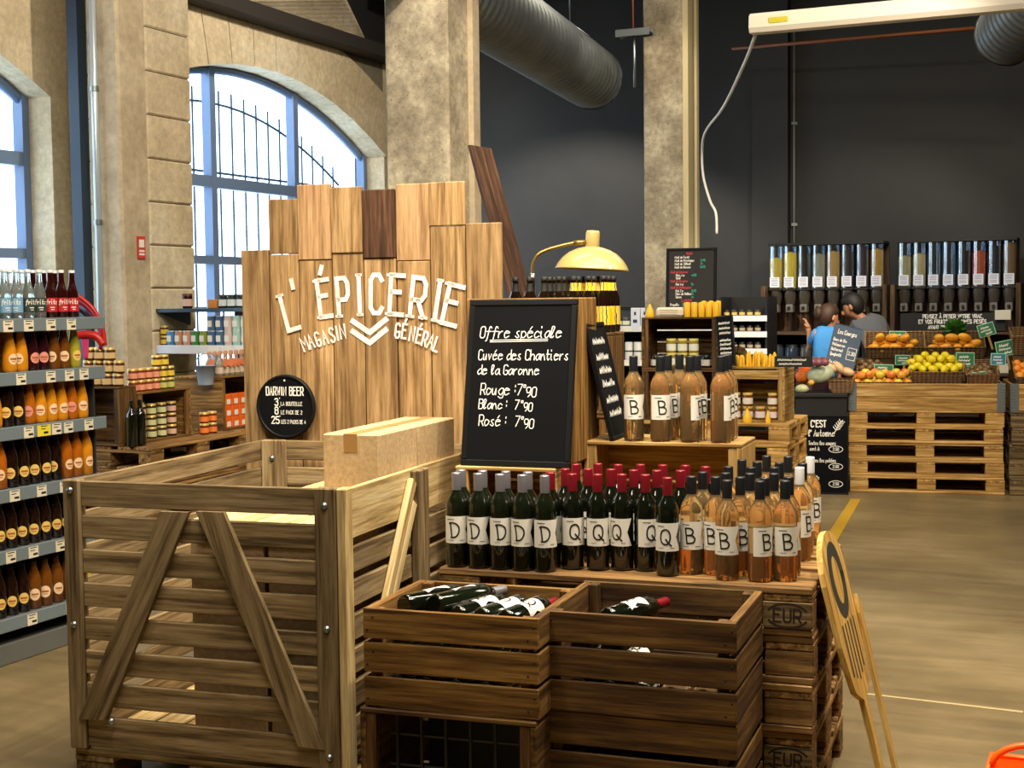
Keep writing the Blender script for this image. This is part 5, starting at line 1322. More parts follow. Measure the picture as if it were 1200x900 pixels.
# ================================================================ bulk dispensers along the back wall
SD = 13.75
CT_ = [['c8a83c', 'd8b830', None, '8a8470', 'b08848', '2a1a1c', '2c1c24', 'b88a30'], ['b8a878', 'd0b880', None, None, '1c2024', 'c85828', '20242c', '8c6840']]
FILL = [[.72, .85, .0, .80, .85, .85, .95, .88], [.70, .75, 0, 0, .80, .78, .88, .95]]
for k, (r0, r1) in enumerate(((-3.41, -2.19), (-2.16, -.98))):
    L = r1-r0; ww = ('left', 'right')[k]
    t = thing('dispenser_cabinet', 'dark wooden cabinet under the %s bank of bulk dispensers' % ww, 'cabinet', FR.w(r0, SD), FR.rz)
    for x in (0, L-.045): MB().box(x, x+.045, 0, .5, 0, 1.70, .003).build('side_panel', M['shelf_wood'], t)
    MB().box(.045, L-.045, .44, .46, 0, 2.12).build('back_panel', M['shelf_wood'], t)
    MB().box(.045, L-.045, .30, .43, 1.655, 1.672, .002).build('hanging_rail', M['black'], t)
    for z in (1.25, .86, .45): MB().box(.045, L-.045, .0, .44, z-.03, z, .003).build('shelf', M['shelf_wood'], t)
    MB().box(.045, L-.045, .10, .42, 2.10, 2.125, .002).build('top_rail', M['black'], t)
    for x in (L*.42,): MB().box(x, x+.02, .02, .06, .86, 1.22).build('divider', M['shelf_wood'], t)
    n = 8; st = (L-.09)/n
    for i in range(n):
        c = CT_[k][i]; lab = '%s bulk dispenser tube, %s from left in the %s bank' % ({None: 'empty clear', 'c8a83c': 'yellow-filled', 'd8b830': 'bright yellow-filled', '8a8470': 'grey-filled', 'b08848': 'tan-filled', '2a1a1c': 'dark-filled', '2c1c24': 'plum-dark-filled', 'b88a30': 'golden-filled', 'b8a878': 'beige-filled', 'd0b880': 'cream-filled', '1c2024': 'black-filled', 'c85828': 'orange-red lentil-filled', '20242c': 'blue-black-filled', '8c6840': 'brown-filled'}[c], ORD[i], ww)
        d = thing('bulk_dispenser', lab, 'dispenser', FR.w(r0+.045+st*(i+.5), SD+.16, 0), FR.rz, 'bulk dispensers in the %s bank' % ww)
        w2 = st*.47; rad = w2
        MB().lathe([(rad, 1.675), (rad, 2.095)], 20, cap=False).build('tube', M['tube'], d)
        if c:
            h = .415*FILL[k][i]; MB().lathe([(rad-.005, 1.68), (rad-.005, 1.68+h*.97), (rad*.5, 1.68+h), (.001, 1.68+h+.01)], 20).build('contents', patchy('grains_'+c, [(.35, c), (.65, tuple(min(1, v*1.25) for v in lin(c)[:3]))], 60, .8, 160, .3, .004, mix2=.2) if 'g_'+c not in M else M['g_'+c], d)
        MB().box(-rad*.72, rad*.72, -rad-.004, -rad-.001, 1.69, 1.79).build('label', pm('cdd0dc', .6), d)
        mb = MB(); ff = lambda x, y: (x, -rad-.0046, y)
        for y in (1.775, 1.76, 1.745, 1.725, 1.71): ribbon(mb, [(-rad*.5, y), (rad*.45, y)], .005, ff)
        mb.build('print', pm('70707c', .7), d)
        MB().box(-w2, w2, -.06, .06, 1.655, 1.678, .004).build('collar', M['black'], d)
        MB().lathe([(.045, 1.52), (w2*.9, 1.60), (w2*.9, 1.654)], 16).build('hopper', pm('4a443c', .25, trans=.3), d)
        MB().box(-.035, .035, -.055, .04, 1.44, 1.52, .006).build('spout', pm('6a6660', .3), d)
        MB().box(-.012, .012, -.09, -.056, 1.47, 1.50, .004).build('lever', M['black'], d)
    if k == 0:
        for i in range(7):
            o = MB().lathe([(.065, 0), (.068, .01), (.068, .22), (.06, .24)], 16).build('glass_canister', pm(('3a4654', '2c3848', '46423c')[i % 3], .12, trans=.2), loc=FR.w(r0+.13+.15*i, SD+.12, .8605)); tag(o, 'dark glass canister under the left dispensers, %s from left' % ORD[i], 'canister', 'dark glass canisters')
            MB().lathe([(.062, .238), (.062, .262), (.001, .263)], 14).build('lid', M['black'], o)
    else:
        sg = thing('weighing_sign', 'black sign asking to weigh bulk goods under the right dispensers', 'sign', FR.w(r0+.10, SD-.004, 1.256), FR.rz)
        MB().box(0, .95, -.012, 0, 0, .17, .002).build('panel', M['black'], sg)
        mb = MB(); sf3 = lambda x, y: (x, -.0126, y)
        text(mb, 'PENSEZ À PESER VOTRE VRAC', .475, .122, .034, .0065, sf3, .82, 0, 'c', 1.5); text(mb, 'ET VOS FRUITS & LÉGUMES PESÉS', .475, .072, .034, .0065, sf3, .82, 0, 'c', 1.5); text(mb, 'AVANT TOUTE PESÉE', .42, .022, .030, .0065, sf3, .82, 0, 'c', 1.5)
        mb.build('lettering', M['chalk'], sg)
        for i, z in enumerate((1.06, .87)):
            o = MB().box(0, .14, -.0, .06, 0, .09, .003).build('paper_notice', pm('c8c2ac', .7), loc=FR.w(r1-.22, SD-.075, 1.36-.2*i) if i == 0 else FR.w(r1-.22, SD+.05, .8605), rz=FR.rz)
            tag(o, ('cream notice holder at the right of the weighing sign', 'cream card box on the shelf below the right dispensers')[i], 'notice')
# ================================================================ pumpkin counter and boards
YK = 11.35
pk = at(932, 560, Y=YK); FK = Fr((pk.x, pk.y), 12.0); zk = at(960, 461, Y=YK).z
t = thing('pumpkin_counter', 'black counter carrying the pumpkins', 'counter', FK.w(0, 0), FK.rz); LK = (993-932)/F_PX*YK*.97
MB().box(0, LK, .02, .60, 0, zk-.03, .003).build('body', M['black'], t); MB().box(-.01, LK+.005, 0, .62, zk-.03, zk, .004).build('top', M['black'], t)
cb = blackboard('chalkboard', 'black C\'EST l\'Automne chalkboard standing before the pumpkin counter', FK.w(.075, -.035, 0), FK.rz, .345, .64, math.radians(2), frame=.012)
mb = MB()
text(mb, "C'EST", .05, .545, .052, .009, fn, .68, 0, 'l', 1.4); text(mb, "l' Automne", .03, .47, .05, .006, fn, .62, .1, 'l', 1)
for y, a_, b_ in ((.40, 'Toutes les soupes', 'sont à'), (.26, 'Toutes les potées', 'à'), (.12, 'Tout le', 'rayon')):
    text(mb, a_, .03, y, .030, .0045, fn, .60, .05, 'l', 1); text(mb, b_, .04, y-.045, .028, .0045, fn, .65, .05, 'l', 1)
    ribbon(mb, [(.245+.055*math.cos(a*math.pi/10), y-.035+.026*math.sin(a*math.pi/10)) for a in range(21)], .005, fn); text(mb, '2.50', .245, y-.045, .022, .004, fn, .8, 0, 'c')
ribbon(mb, [(.235, .50), (.275, .575), (.30, .60)], .007, fn)
for k_ in range(5): ribbon(mb, [(.245+.009*k_, .52+.016*k_), (.225+.012*k_, .548+.015*k_)], .006, fn); ribbon(mb, [(.245+.009*k_, .52+.016*k_), (.278+.009*k_, .53+.014*k_)], .006, fn)
mb.build('chalk_writing', M['chalk'], cb)
def pumpkin(name, label, cat, px, py, rpx, col, sq=.8, Yd=.2, ribs=9, rough=.5, long=1.0, tilt=0, z=None, group=None):
    Y = YK+Yd; r = rpx*Y/F_PX; c = at(px, py, Y=Y)
    fnr = (lambda a, th: 1-.07*abs(math.sin(a*ribs/2))*math.sin(th)) if ribs else None
    o = MB().ball(r*long, r, r*sq, seg=36, ring=16, fn=fnr).build(name, col, loc=c, rot=(0, tilt, FK.rz)); tag(o, label, cat, group)
    MB().tube([(0, 0, r*sq*.92), (r*.05, 0, r*sq*1.15)], [r*.13, r*.09], 8).build('stem', pm('7a6a3a', .8), o)
    return o
def ripe(n, a, b): return patchy(n, [(.35, a), (.65, b)], 3, .5, 30, .15, .004, mix2=.15)
zt_ = zk
def on_top(px, r, Yd):                                  # photo row of a ball's centre when it rests on the counter
    return None
pumpkin('pumpkin', 'orange pumpkin lying lowest at the left of the counter', 'pumpkin', 941, 441, 9.5, ripe('pumpkin_orange', 'd85a10', 'e87820'), .85, .22)
pumpkin('pumpkin', 'orange pumpkin behind and above the other orange one', 'pumpkin', 944.5, 431.5, 9.5, ripe('pumpkin_orange_b', 'd04c14', 'e06a1c'), .85, .31)
pumpkin('squash', 'long grey-green squash in the middle of the pumpkin counter', 'squash', 961, 438.5, 10.8, ripe('squash_grey', '9aa88a', 'b8c0a0'), 1.05, .12, 7, .5, 1.5, -.25)
pumpkin('squash', 'small pale green squash lowest at the counter\'s left front', 'squash', 940, 455.8, 6.5, ripe('squash_pale', '98a070', 'b8b88c'), .85, .08, 8, .5, 1.25)
pumpkin('squash', 'small yellow squash beside the two orange pumpkins', 'squash', 950.5, 448.5, 4, ripe('squash_y', 'd08a28', 'e0a83c'), .9, .06, 8)
for i, (x, y, a_) in enumerate(((972.5, 431, 0.5), (983, 431, .9), (993, 436, .3))):
    pumpkin('butternut', 'pinkish beige butternut in the wire basket, %s from left' % ORD[i], 'squash', x, y, 6.6, ripe('butternut%d' % i, 'c09a70', 'd8b48c'), .8, .2, 0, .55, 1.3, a_, group='butternuts in the basket')
def basket(name, label, loc, rz, L, D, H, tilt=0, flare=.03, group=None, mat='wicker', rim='rim'):
    t = thing(name, label, 'basket', loc, rot=(Matrix.Rotation(rz, 4, 'Z') @ Matrix.Rotation(tilt, 4, 'X')).to_euler(), group=group)
    f = flare; mb = MB(); th = .012
    def ring(e, z): return [(-e, -e, z), (L+e, -e, z), (L+e, D+e, z), (-e, D+e, z)]
    a, b, c, d = ring(0, 0), ring(f, H), ring(f-th, H), ring(-th, th)
    vs_ = a+b+c+d; fs = [(3, 2, 1, 0)]
    for j in range(3):
        for i in range(4):
            i2 = (i+1) % 4; fs.append((j*4+i, j*4+i2, (j+1)*4+i2, (j+1)*4+i))
    fs.append((12, 13, 14, 15)); mb.add(vs_, fs)
    mb.build('woven_body', M[mat], t)
    q_ = ring(f-th/2, H); MB().tube([q_[0], q_[1], q_[2], q_[3], q_[0]], .009, 8).build(rim, M['wicker'], t)
    return t
pw = at(975, 463, Y=YK+.06)
basket('wicker_basket', 'dark wicker basket holding butternuts at the counter\'s right', FK.w(FK.loc(pw)[0], .09, zk), FK.rz, .15, .26, .10, 0, .03)
pp = at(932, 437, Y=YK+.5)
t = thing('net_crate', 'purple-brown slatted crate behind the orange pumpkins', 'crate', FK.w(.0, .40, zk), FK.rz)
zc2 = at(945, 418, Y=YK+.5).z-zk
for z in (.0, zc2*.36, zc2*.72):
    MB().box(0, .27, 0, .012, z, z+zc2*.26, .002).build('front_slat', pm('6a4a50', .7), t); MB().box(0, .27, .178, .19, z, z+zc2*.26, .002).build('back_slat', pm('6a4a50', .7), t)
    for x in (0, .258): MB().box(x, x+.012, .013, .177, z, z+zc2*.26, .002).build('end_slat', pm('6a4a50', .7), t)
rr = random.Random(12)
for i in range(9):
    o = MB().ball(.035, .03, .03, seg=12, ring=8).build('red_onion', pm('7a4652', .45), loc=FK.w(.035+.05*(i % 5), .05+.07*(i//5), zk+zc2*.9)); tag(o, 'red onion in the purple-brown crate', 'onion', 'red onions in the slatted crate')
    MB().tube([(0, 0, .028), (.004, 0, .045)], .004, 6).build('stem', pm('a08a60', .7), o)
bl = at(966, 429, Y=11.75)
bb2 = blackboard('blue_chalkboard', 'blue-grey tilted chalkboard headed Les Courges beside the fruit', bl, FK.rz, .24, .38, math.radians(12), math.radians(14), surf=M['slate_blue'], frame=.004, fm=M['slate_blue'])
mb = MB(); text(mb, 'Les Courges', .12, .30, .036, .005, fn, .55, .1, 'c', 1)
for i, s_ in enumerate(('Doux de Bio', 'Potimarron', 'Butternut', 'Spaghetti')): text(mb, s_, .02, .235-.042*i, .024, .004, fn, .62, .05, 'l', 1)
ribbon(mb, [(.155, .20), (.225, .20), (.225, .10), (.155, .10), (.155, .20)], .004, fn); text(mb, '2.20', .19, .14, .028, .0045, fn, .7, 0, 'c'); text(mb, 'la pièce', .03, .045, .022, .004, fn, .7)
mb.build('chalk_writing', M['chalk'], bb2)
MB().box(.10, .13, .02, .04, -(bl.z-zk)+.02, .25, .003).build('prop', M['black'], bb2)

# ================================================================ fruit stands
aF = at(995, 576, Z=0); FF = Fr((aF.x, aF.y), 14.5); HF = .1346; ZF5 = HF*5
pal_f = make_pallet(M['pallet_pale'], HF); pal_g = make_pallet(M['pallet_grey'], HF)
stack(pal_f, FF, 0, 0, FF.rz, 0, HF, 5, 'pale wooden pallet, %s in the stack under the mangoes and lemons', 'pallets under the fruit stand')
stack(pal_g, FF, 1.245, -.03, FF.rz, 0, HF, 5, 'greyer wooden pallet, %s in the stack at the right edge', 'pallets under the right fruit stand')
def collar(u0, v0, label, h):
    t = thing('pallet_collar', label, 'collar', FF.w(u0, v0, ZF5+.0005), FF.rz); L, D = 1.2, .8
    for k in range(2):
        z0, z1 = h*k/2+.001, h*(k+1)/2-.001
        MB().box(.022, L-.022, 0, .02, z0, z1, .003).build('front_board', M['pallet_pale'], t); MB().box(.022, L-.022, D-.02, D, z0, z1, .003).build('back_board', M['pallet_pale'], t)
        for x in (0, L-.02): MB().box(x, x+.02, .022, D-.022, z0, z1, .003).build('side_board', M['pallet_pale'], t)
    for x in (0, L):
        sx = 1 if x == 0 else -1; mb = MB()
        mb.box(min(x-.004*sx, x+.058*sx), max(x-.004*sx, x+.058*sx), -.006, -.0005, -.012, h+.004, .002)
        mb.box(min(x-.006*sx, x-.0005*sx), max(x-.006*sx, x-.0005*sx), -.006, .055, -.012, h+.004, .002)
        hg = mb.build('corner_hinge', M['hinge'], t)
        for i in range(9): MB().box(min(x-.001*sx, x+.030*sx), max(x-.001*sx, x+.030*sx), -.009, -.006, .004+h*i/9, .016+h*i/9, .001).build('knuckle', M['steel'], hg)
    return t
HCo = .213
collar(0, 0, 'wooden pallet collar with zinc hinges around the apples and lemons', HCo)
collar(1.245, -.03, 'wooden pallet collar at the right edge holding oranges', HCo)
tag(MB().box(.05, 1.15, .30, .76, 0, .19, .004).build('riser_box', M['crate_dark'], loc=FF.w(0, 0, ZF5+.0), rz=FF.rz), 'dark wooden riser box inside the fruit stand', 'box')
tag(MB().box(.03, 1.16, .56, .775, 0, .20, .004).build('riser_box', M['crate_dark'], loc=FF.w(0, 0, ZF5+.191), rz=FF.rz), 'upper dark riser box carrying the mango baskets', 'box')
rr = random.Random(21)
def skin(name, a, b, sc=6):
    k = 'f_'+name
    if k not in M: M[k] = patchy(name+'_skin', [(.35, a), (.65, b)], sc, .42, 90, .08, .001, mix2=.1)
    return M[k]
def fruit_kind(name, rx, ry, rz_, mat, stem=True, nub=0):
    def fn():
        f = (lambda a, th: 1+nub*(abs(math.cos(th))**9)) if nub else (lambda a, th: 1-.10*(abs(math.cos(th))**14))
        o = MB().ball(rx, ry, rz_, seg=16, ring=12, fn=f).build(name, mat); tag(o, '', 'fruit')
        if stem: MB().tube([(0, 0, rz_*.86), (.002, 0, rz_*.86+.010)], .0022, 5).build('stem', pm('4a3a1c', .8), o)
        return o
    return Kind(fn)
K_apple = fruit_kind('apple', .038, .038, .034, skin('apple', 'd84a20', 'e8b83c', 14)); K_appleg = fruit_kind('apple', .038, .038, .034, skin('apple_yellow', 'c8b830', 'e8c848', 12))
K_lemon = fruit_kind('lemon', .033, .033, .040, skin('lemon', 'd8c010', 'ecd820'), True, .10); K_mango = fruit_kind('mango', .040, .034, .056, skin('mango', 'e08a14', 'f0b02c', 10), True, .03)
K_kiwi = fruit_kind('kiwi', .026, .026, .034, skin('kiwi', '5e4426', '806038')); K_orange = fruit_kind('orange', .040, .040, .039, skin('orange', 'e07a10', 'f09a1c'))
def T_of(o): return Matrix.Translation(o.location) @ o.rotation_euler.to_matrix().to_4x4()
def fill(kind, bk, x0, x1, y0, y1, z, step, label, group, n=99, layers=1, lie=True):
    T = T_of(bk); k = 0
    for l in range(layers):
        y = y0+step*.45*l; row = 0
        while y <= y1-step*.45*l+1e-6:
            x = x0+step*.5*(row % 2)+step*.25*l
            while x <= x1-step*.25*l+1e-6 and k < n:
                p = T @ Vector((x+rr.uniform(-.006, .006), y+rr.uniform(-.005, .005), z+step*.72*l+rr.uniform(-.004, .004)))
                rot = (math.pi/2+rr.uniform(-.5, .5), rr.uniform(-.4, .4), rr.uniform(0, 6.3)) if lie else (rr.uniform(-.4, .4), rr.uniform(-.4, .4), rr.uniform(0, 6.3))
                (kind if not isinstance(kind, tuple) else kind[k % len(kind)])(p, 0, label, group, rot=rot); k += 1; x += step
            y += step*.86; row += 1
WB = lambda lab, u, v, z, L, D, H, tilt: basket('wicker_basket', lab, FF.w(u, v, ZF5+z), FF.rz, L, D, H, math.radians(tilt), .02)
b1 = WB('left front wicker basket of red and yellow apples', .045, .05, .165, .43, .23, .06, 16)
fill((K_apple, K_appleg, K_apple), b1, .02, .42, .02, .22, .045, .080, 'red and yellow apple in the left front basket of the fruit stand', 'apples in the front basket', layers=2, lie=False)
b2 = WB('wicker basket of kiwis behind the apples', .075, .335, .215, .16, .20, .06, 24)
fill(K_kiwi, b2, .0, .17, .01, .19, .05, .066, 'brown kiwi in the small basket behind the apples', 'kiwis behind the apples', layers=2)
b3 = WB('wicker basket heaped with lemons in the middle of the fruit stand', .50, .13, .19, .38, .33, .12, 20)
fill(K_lemon, b3, .0, .38, .09, .32, .105, .082, 'yellow lemon in the heaped middle basket', 'lemons in the middle basket')
fill(K_lemon, b3, .06, .34, .20, .30, .152, .082, 'yellow lemon in the heaped middle basket', 'lemons in the middle basket')
b4 = WB('wicker basket with dark produce at the right of the lemons', .93, .10, .19, .22, .34, .10, 16)
fill(K_kiwi, b4, .01, .20, .05, .30, .075, .066, 'dark brown fruit in the basket right of the lemons', 'dark fruit right of the lemons')
for i, (u, kd) in enumerate(((.53, K_orange), (.585, K_orange), (.99, K_orange), (1.05, K_orange), (1.11, K_orange))):
    kd(FF.w(u, .062, ZF5+.175), 0, 'orange lying along the collar\'s front edge, %s from the left' % ORD[i], 'oranges at the collar\'s front')
    tag(MB().box(-.03, .03, -.03, .03, 0, .135, .003).build('packing_block', M['card'], loc=FF.w(u, .062, ZF5+.0005), rz=FF.rz), 'cardboard packing block under an orange at the collar\'s front', 'block', 'packing blocks under the oranges')
u5, z5 = FF.ray(1016, 418, .55); u6, _ = FF.ray(1086, 418, .55)
b5 = basket('wicker_basket', 'left upper wicker basket of mangoes', FF.w(u5, .55, ZF5+.392), FF.rz, .45, .26, .11, math.radians(26), .02)
b6 = basket('wicker_basket', 'right upper wicker basket of mangoes below the lettuce', FF.w(u6, .55, ZF5+.392), FF.rz, .45, .26, .11, math.radians(26), .02)
fill(K_mango, b5, .05, .41, .03, .17, .085, .096, 'orange-yellow mango in the left upper basket', 'mangoes in the left upper basket', layers=1)
fill(K_mango, b6, .05, .42, .03, .17, .085, .096, 'orange-yellow mango in the right upper basket', 'mangoes in the right upper basket', layers=1)
fill(K_mango, b5, .10, .36, .09, .10, .150, .104, 'orange-yellow mango on top in the left upper basket', 'mangoes in the left upper basket')
fill(K_mango, b6, .10, .38, .09, .10, .150, .104, 'orange-yellow mango on top in the right upper basket', 'mangoes in the right upper basket')
# lettuce standing in the right upper basket
pl = T_of(b6) @ Vector((.235, .20, .07))
t = thing('lettuce', 'head of green leaf lettuce standing above the right mango basket', 'lettuce', pl)
gl = patchy('lettuce_leaf', [(.3, '1f5a18'), (.7, '4c8a2c')], 9, .55, 60, .2, .002, mix2=.2)
MB().lathe([(.015, -.04), (.03, 0), (.02, .05)], 10).build('core', pm('b8c890', .6), t)
for i in range(13):
    a = i*2.399; tilt_ = .25+.055*i; Ln = .20-.004*i; mb = MB(); vs_, fs = [], []
    for j in range(7):
        f_ = j/6; wdt = .085*math.sin(math.pi*min(1, .12+.8*f_))*(1 if f_ < .9 else .8); bend = tilt_*f_*1.2
        cx, cz = Ln*f_*math.sin(bend), Ln*f_*math.cos(bend)
        for k_ in range(5):
            s_ = (k_-2)/2; wv = .012*math.sin(j*2.1+k_*2.6+i)*f_
            vs_.append((cx+wv-.02*(s_*s_)*f_, s_*wdt, cz+wv))
    for j in range(6):
        for k_ in range(4): fs.append((j*5+k_, j*5+k_+1, (j+1)*5+k_+1, (j+1)*5+k_))
    mb.add(vs_, fs, None, True); mb.build('leaf', gl, t, rot=(0, 0, a))
# green price cards on sticks
def card(px0, py0, px1, py1, v, tilt, label, m='green_card', leg=.12):
    u0, z1 = FF.ray(px0, py0, v); u1, z0 = FF.ray(px1, py1, v); wd, h = abs(u1-u0), abs(z1-z0)
    c = FF.w((u0+u1)/2, v, (z0+z1)/2)
    t = thing('price_card', label, 'price card', c, rot=(Matrix.Rotation(FF.rz, 4, 'Z') @ Matrix.Rotation(tilt, 4, 'Y')).to_euler(), group=None)
    MB().box(-wd/2, wd/2, 0, .004, -h/2, h/2, .001).build('border', M['card_edge'], t)
    MB().box(-wd/2+.006, wd/2-.006, -.0012, -.0002, -h/2+.006, h/2-.006).build('face', M[m], t)
    mb = MB(); ff = lambda x, y: (x, -.0018, y); r3 = random.Random(int(px0))
    scribble(mb, -wd*.3, h*.14, wd*.5, h*.16, h*.06, ff, r3); scribble(mb, -wd*.34, -h*.10, wd*.62, h*.14, h*.05, ff, r3); scribble(mb, -wd*.1, -h*.34, wd*.4, h*.14, h*.06, ff, r3)
    mb.build('writing', M['chalk'], t)
    MB().box(-.009, .009, .0045, .010, -h/2-leg, h*.1, .001).build('stick', M['stick'], t)
card(1042, 388, 1062, 403, .60, .03, 'green price card over the left mango basket')
card(1146, 379, 1166, 394, .66, -.3, 'tilted green price card beside the lettuce')
card(1049, 416, 1070, 428, .50, .02, 'small green price card before the left mango basket')
card(1024, 427, 1047, 440, .27, .03, 'green price card standing among the apples')
card(1120, 413, 1142, 430, .30, .02, 'green price card above the right end of the lemons')
card(1133, 436, 1156, 450, .115, -.12, 'green price card lying low right of the lemons', leg=.04)
card(1161, 414, 1179, 428, .16, .02, 'blue-green price card at the collar\'s right corner', 'blue_card', .10)
card(1167, 399, 1190, 417, .42, -.2, 'tilted green price card above the gap between the fruit stands')
b7 = basket('wicker_basket', 'wicker basket of oranges at the right edge of the picture', FF.w(1.30, .05, ZF5+.19), FF.rz, .45, .34, .08, math.radians(18), .02)
fill(K_orange, b7, .02, .42, .04, .33, .07, .084, 'orange in the basket of the right fruit stand', 'oranges in the right fruit stand')
MBx = MB().box(0, 1.1, .32, .74, 0, .42, .004).build('riser_box', M['crate_dark'], loc=FF.w(1.29, 0, ZF5+.0), rz=FF.rz); tag(MBx, 'dark riser box in the right fruit stand', 'box')
basket('wicker_basket', 'tall dark wicker basket at the upper right edge', FF.w(1.30, .40, ZF5+.425), FF.rz, .40, .28, .16, math.radians(12), .02)

# ================================================================ two people at the dispensers
def skinned(name, nodes, edges, mat, parent=None, levels=2, loc=(0, 0, 0)):
    """nodes: name -> (point, radius or (rx, ry)); grown as one continuous surface"""
    ks = list(nodes); ix = {k: i for i, k in enumerate(ks)}
    me = bpy.data.meshes.new(name); me.from_pydata([tuple(nodes[k][0]) for k in ks], [(ix[a], ix[b]) for a, b in edges], [])
    o = bpy.data.objects.new(name, me); COL.objects.link(o)
    o.modifiers.new('skin', 'SKIN'); s = o.modifiers.new('smooth', 'SUBSURF'); s.levels = s.render_levels = levels
    for k in ks:
        r = nodes[k][1]; me.skin_vertices[0].data[ix[k]].radius = r if isinstance(r, tuple) else (r, r)
    me.skin_vertices[0].data[0].use_root = True
    dg = bpy.context.evaluated_depsgraph_get(); dg.update(); ev = o.evaluated_get(dg)
    m2 = bpy.data.meshes.new_from_object(ev); bpy.data.objects.remove(o)
    m2.name = name; m2.materials.clear(); m2.materials.append(mat)
    for p in m2.polygons: p.use_smooth = True
    o2 = bpy.data.objects.new(name, m2); COL.objects.link(o2); o2.location = loc; reg(o2, parent)
    return o2
def arm_nodes(N, E, sd, sh, el, wr, hand_dir, r=1.0):
    N['sh'+sd] = (sh, .045*r); N['el'+sd] = (el, .036*r); N['wr'+sd] = (wr, .024*r)
    E += [('chest', 'sh'+sd), ('sh'+sd, 'el'+sd), ('el'+sd, 'wr'+sd)]
    d = Vector(hand_dir).normalized(); s_ = d.orthogonal().normalized(); n = d.cross(s_)
    pm_ = Vector(wr)+d*.055; N['pa'+sd] = (pm_, (.032*r, .018*r)); E.append(('wr'+sd, 'pa'+sd))
    for i in range(4):
        off = s_*(-.027+.018*i); L = (.075, .085, .08, .062)[i]
        a = pm_+off*.9+d*.035; b = a+d*L*.55+n*.006; c = b+d*L*.35+n*.022
        for nm, p, rr_ in (('a', a, .0095), ('b', b, .009), ('c', c, .0075)): N['f%s%d%s' % (nm, i, sd)] = (p, rr_*r)
        E += [('pa'+sd, 'fa%d%s' % (i, sd)), ('fa%d%s' % (i, sd), 'fb%d%s' % (i, sd)), ('fb%d%s' % (i, sd), 'fc%d%s' % (i, sd))]
    a = Vector(wr)+d*.03-s_*.036; b = a+d*.03-s_*.016+n*.012
    N['ta'+sd] = (a, .0105*r); N['tb'+sd] = (b, .009*r); E += [('pa'+sd, 'ta'+sd), ('ta'+sd, 'tb'+sd)]
def head(t, c, R, skinm, hairm, face, long_hair):
    """details on the head: hair, eyes, nose, mouth, ears; face = unit vector the face looks along"""
    f = Vector(face).normalized(); q_ = f.to_track_quat('-Y', 'Z').to_euler()
    hp = MB()
    def hf(a, th):
        front = max(0, -math.sin(a)); cut = 1.0 if th < 1.05 else 1-.42*front*min(1, (th-1.05)*2.2)
        return cut
    hp.ball(R*.90, R*1.06, R*1.16, seg=24, ring=14, fn=hf); hp.build('hair', hairm, t, loc=Vector(c)+Vector((0, 0, .012))+f*-.014, rot=q_)
    if long_hair: MB().ball(R*.42, R*.5, R*.62, seg=14, ring=10).build('hair_bun', hairm, t, loc=Vector(c)-f*R*1.25+Vector((0, 0, -.01)))
    e = MB()
    for s_ in (-1, 1): e.ball(.010, .006, .006, (s_*.031, -R*.86, .008), 8, 6)
    e.build('eyes', pm('1c1410', .3), t, loc=c, rot=q_)
    MB().ball(.012, .018, .022, (0, -R*.98, -.018), 10, 8).build('nose', skinm, t, loc=c, rot=q_)
    MB().ball(.022, .006, .006, (0, -R*.88, -.052), 10, 6).build('mouth', pm('8a4038', .5), t, loc=c, rot=q_)
    er = MB()
    for s_ in (-1, 1): er.ball(.008, .016, .028, (s_*R*.86, .0, -.008), 8, 8)
    er.build('ears', skinm, t, loc=c, rot=q_)
sk1 = plain('skin_a', 'b07a58', .5); sk2 = plain('skin_b', 'a87454', .5)
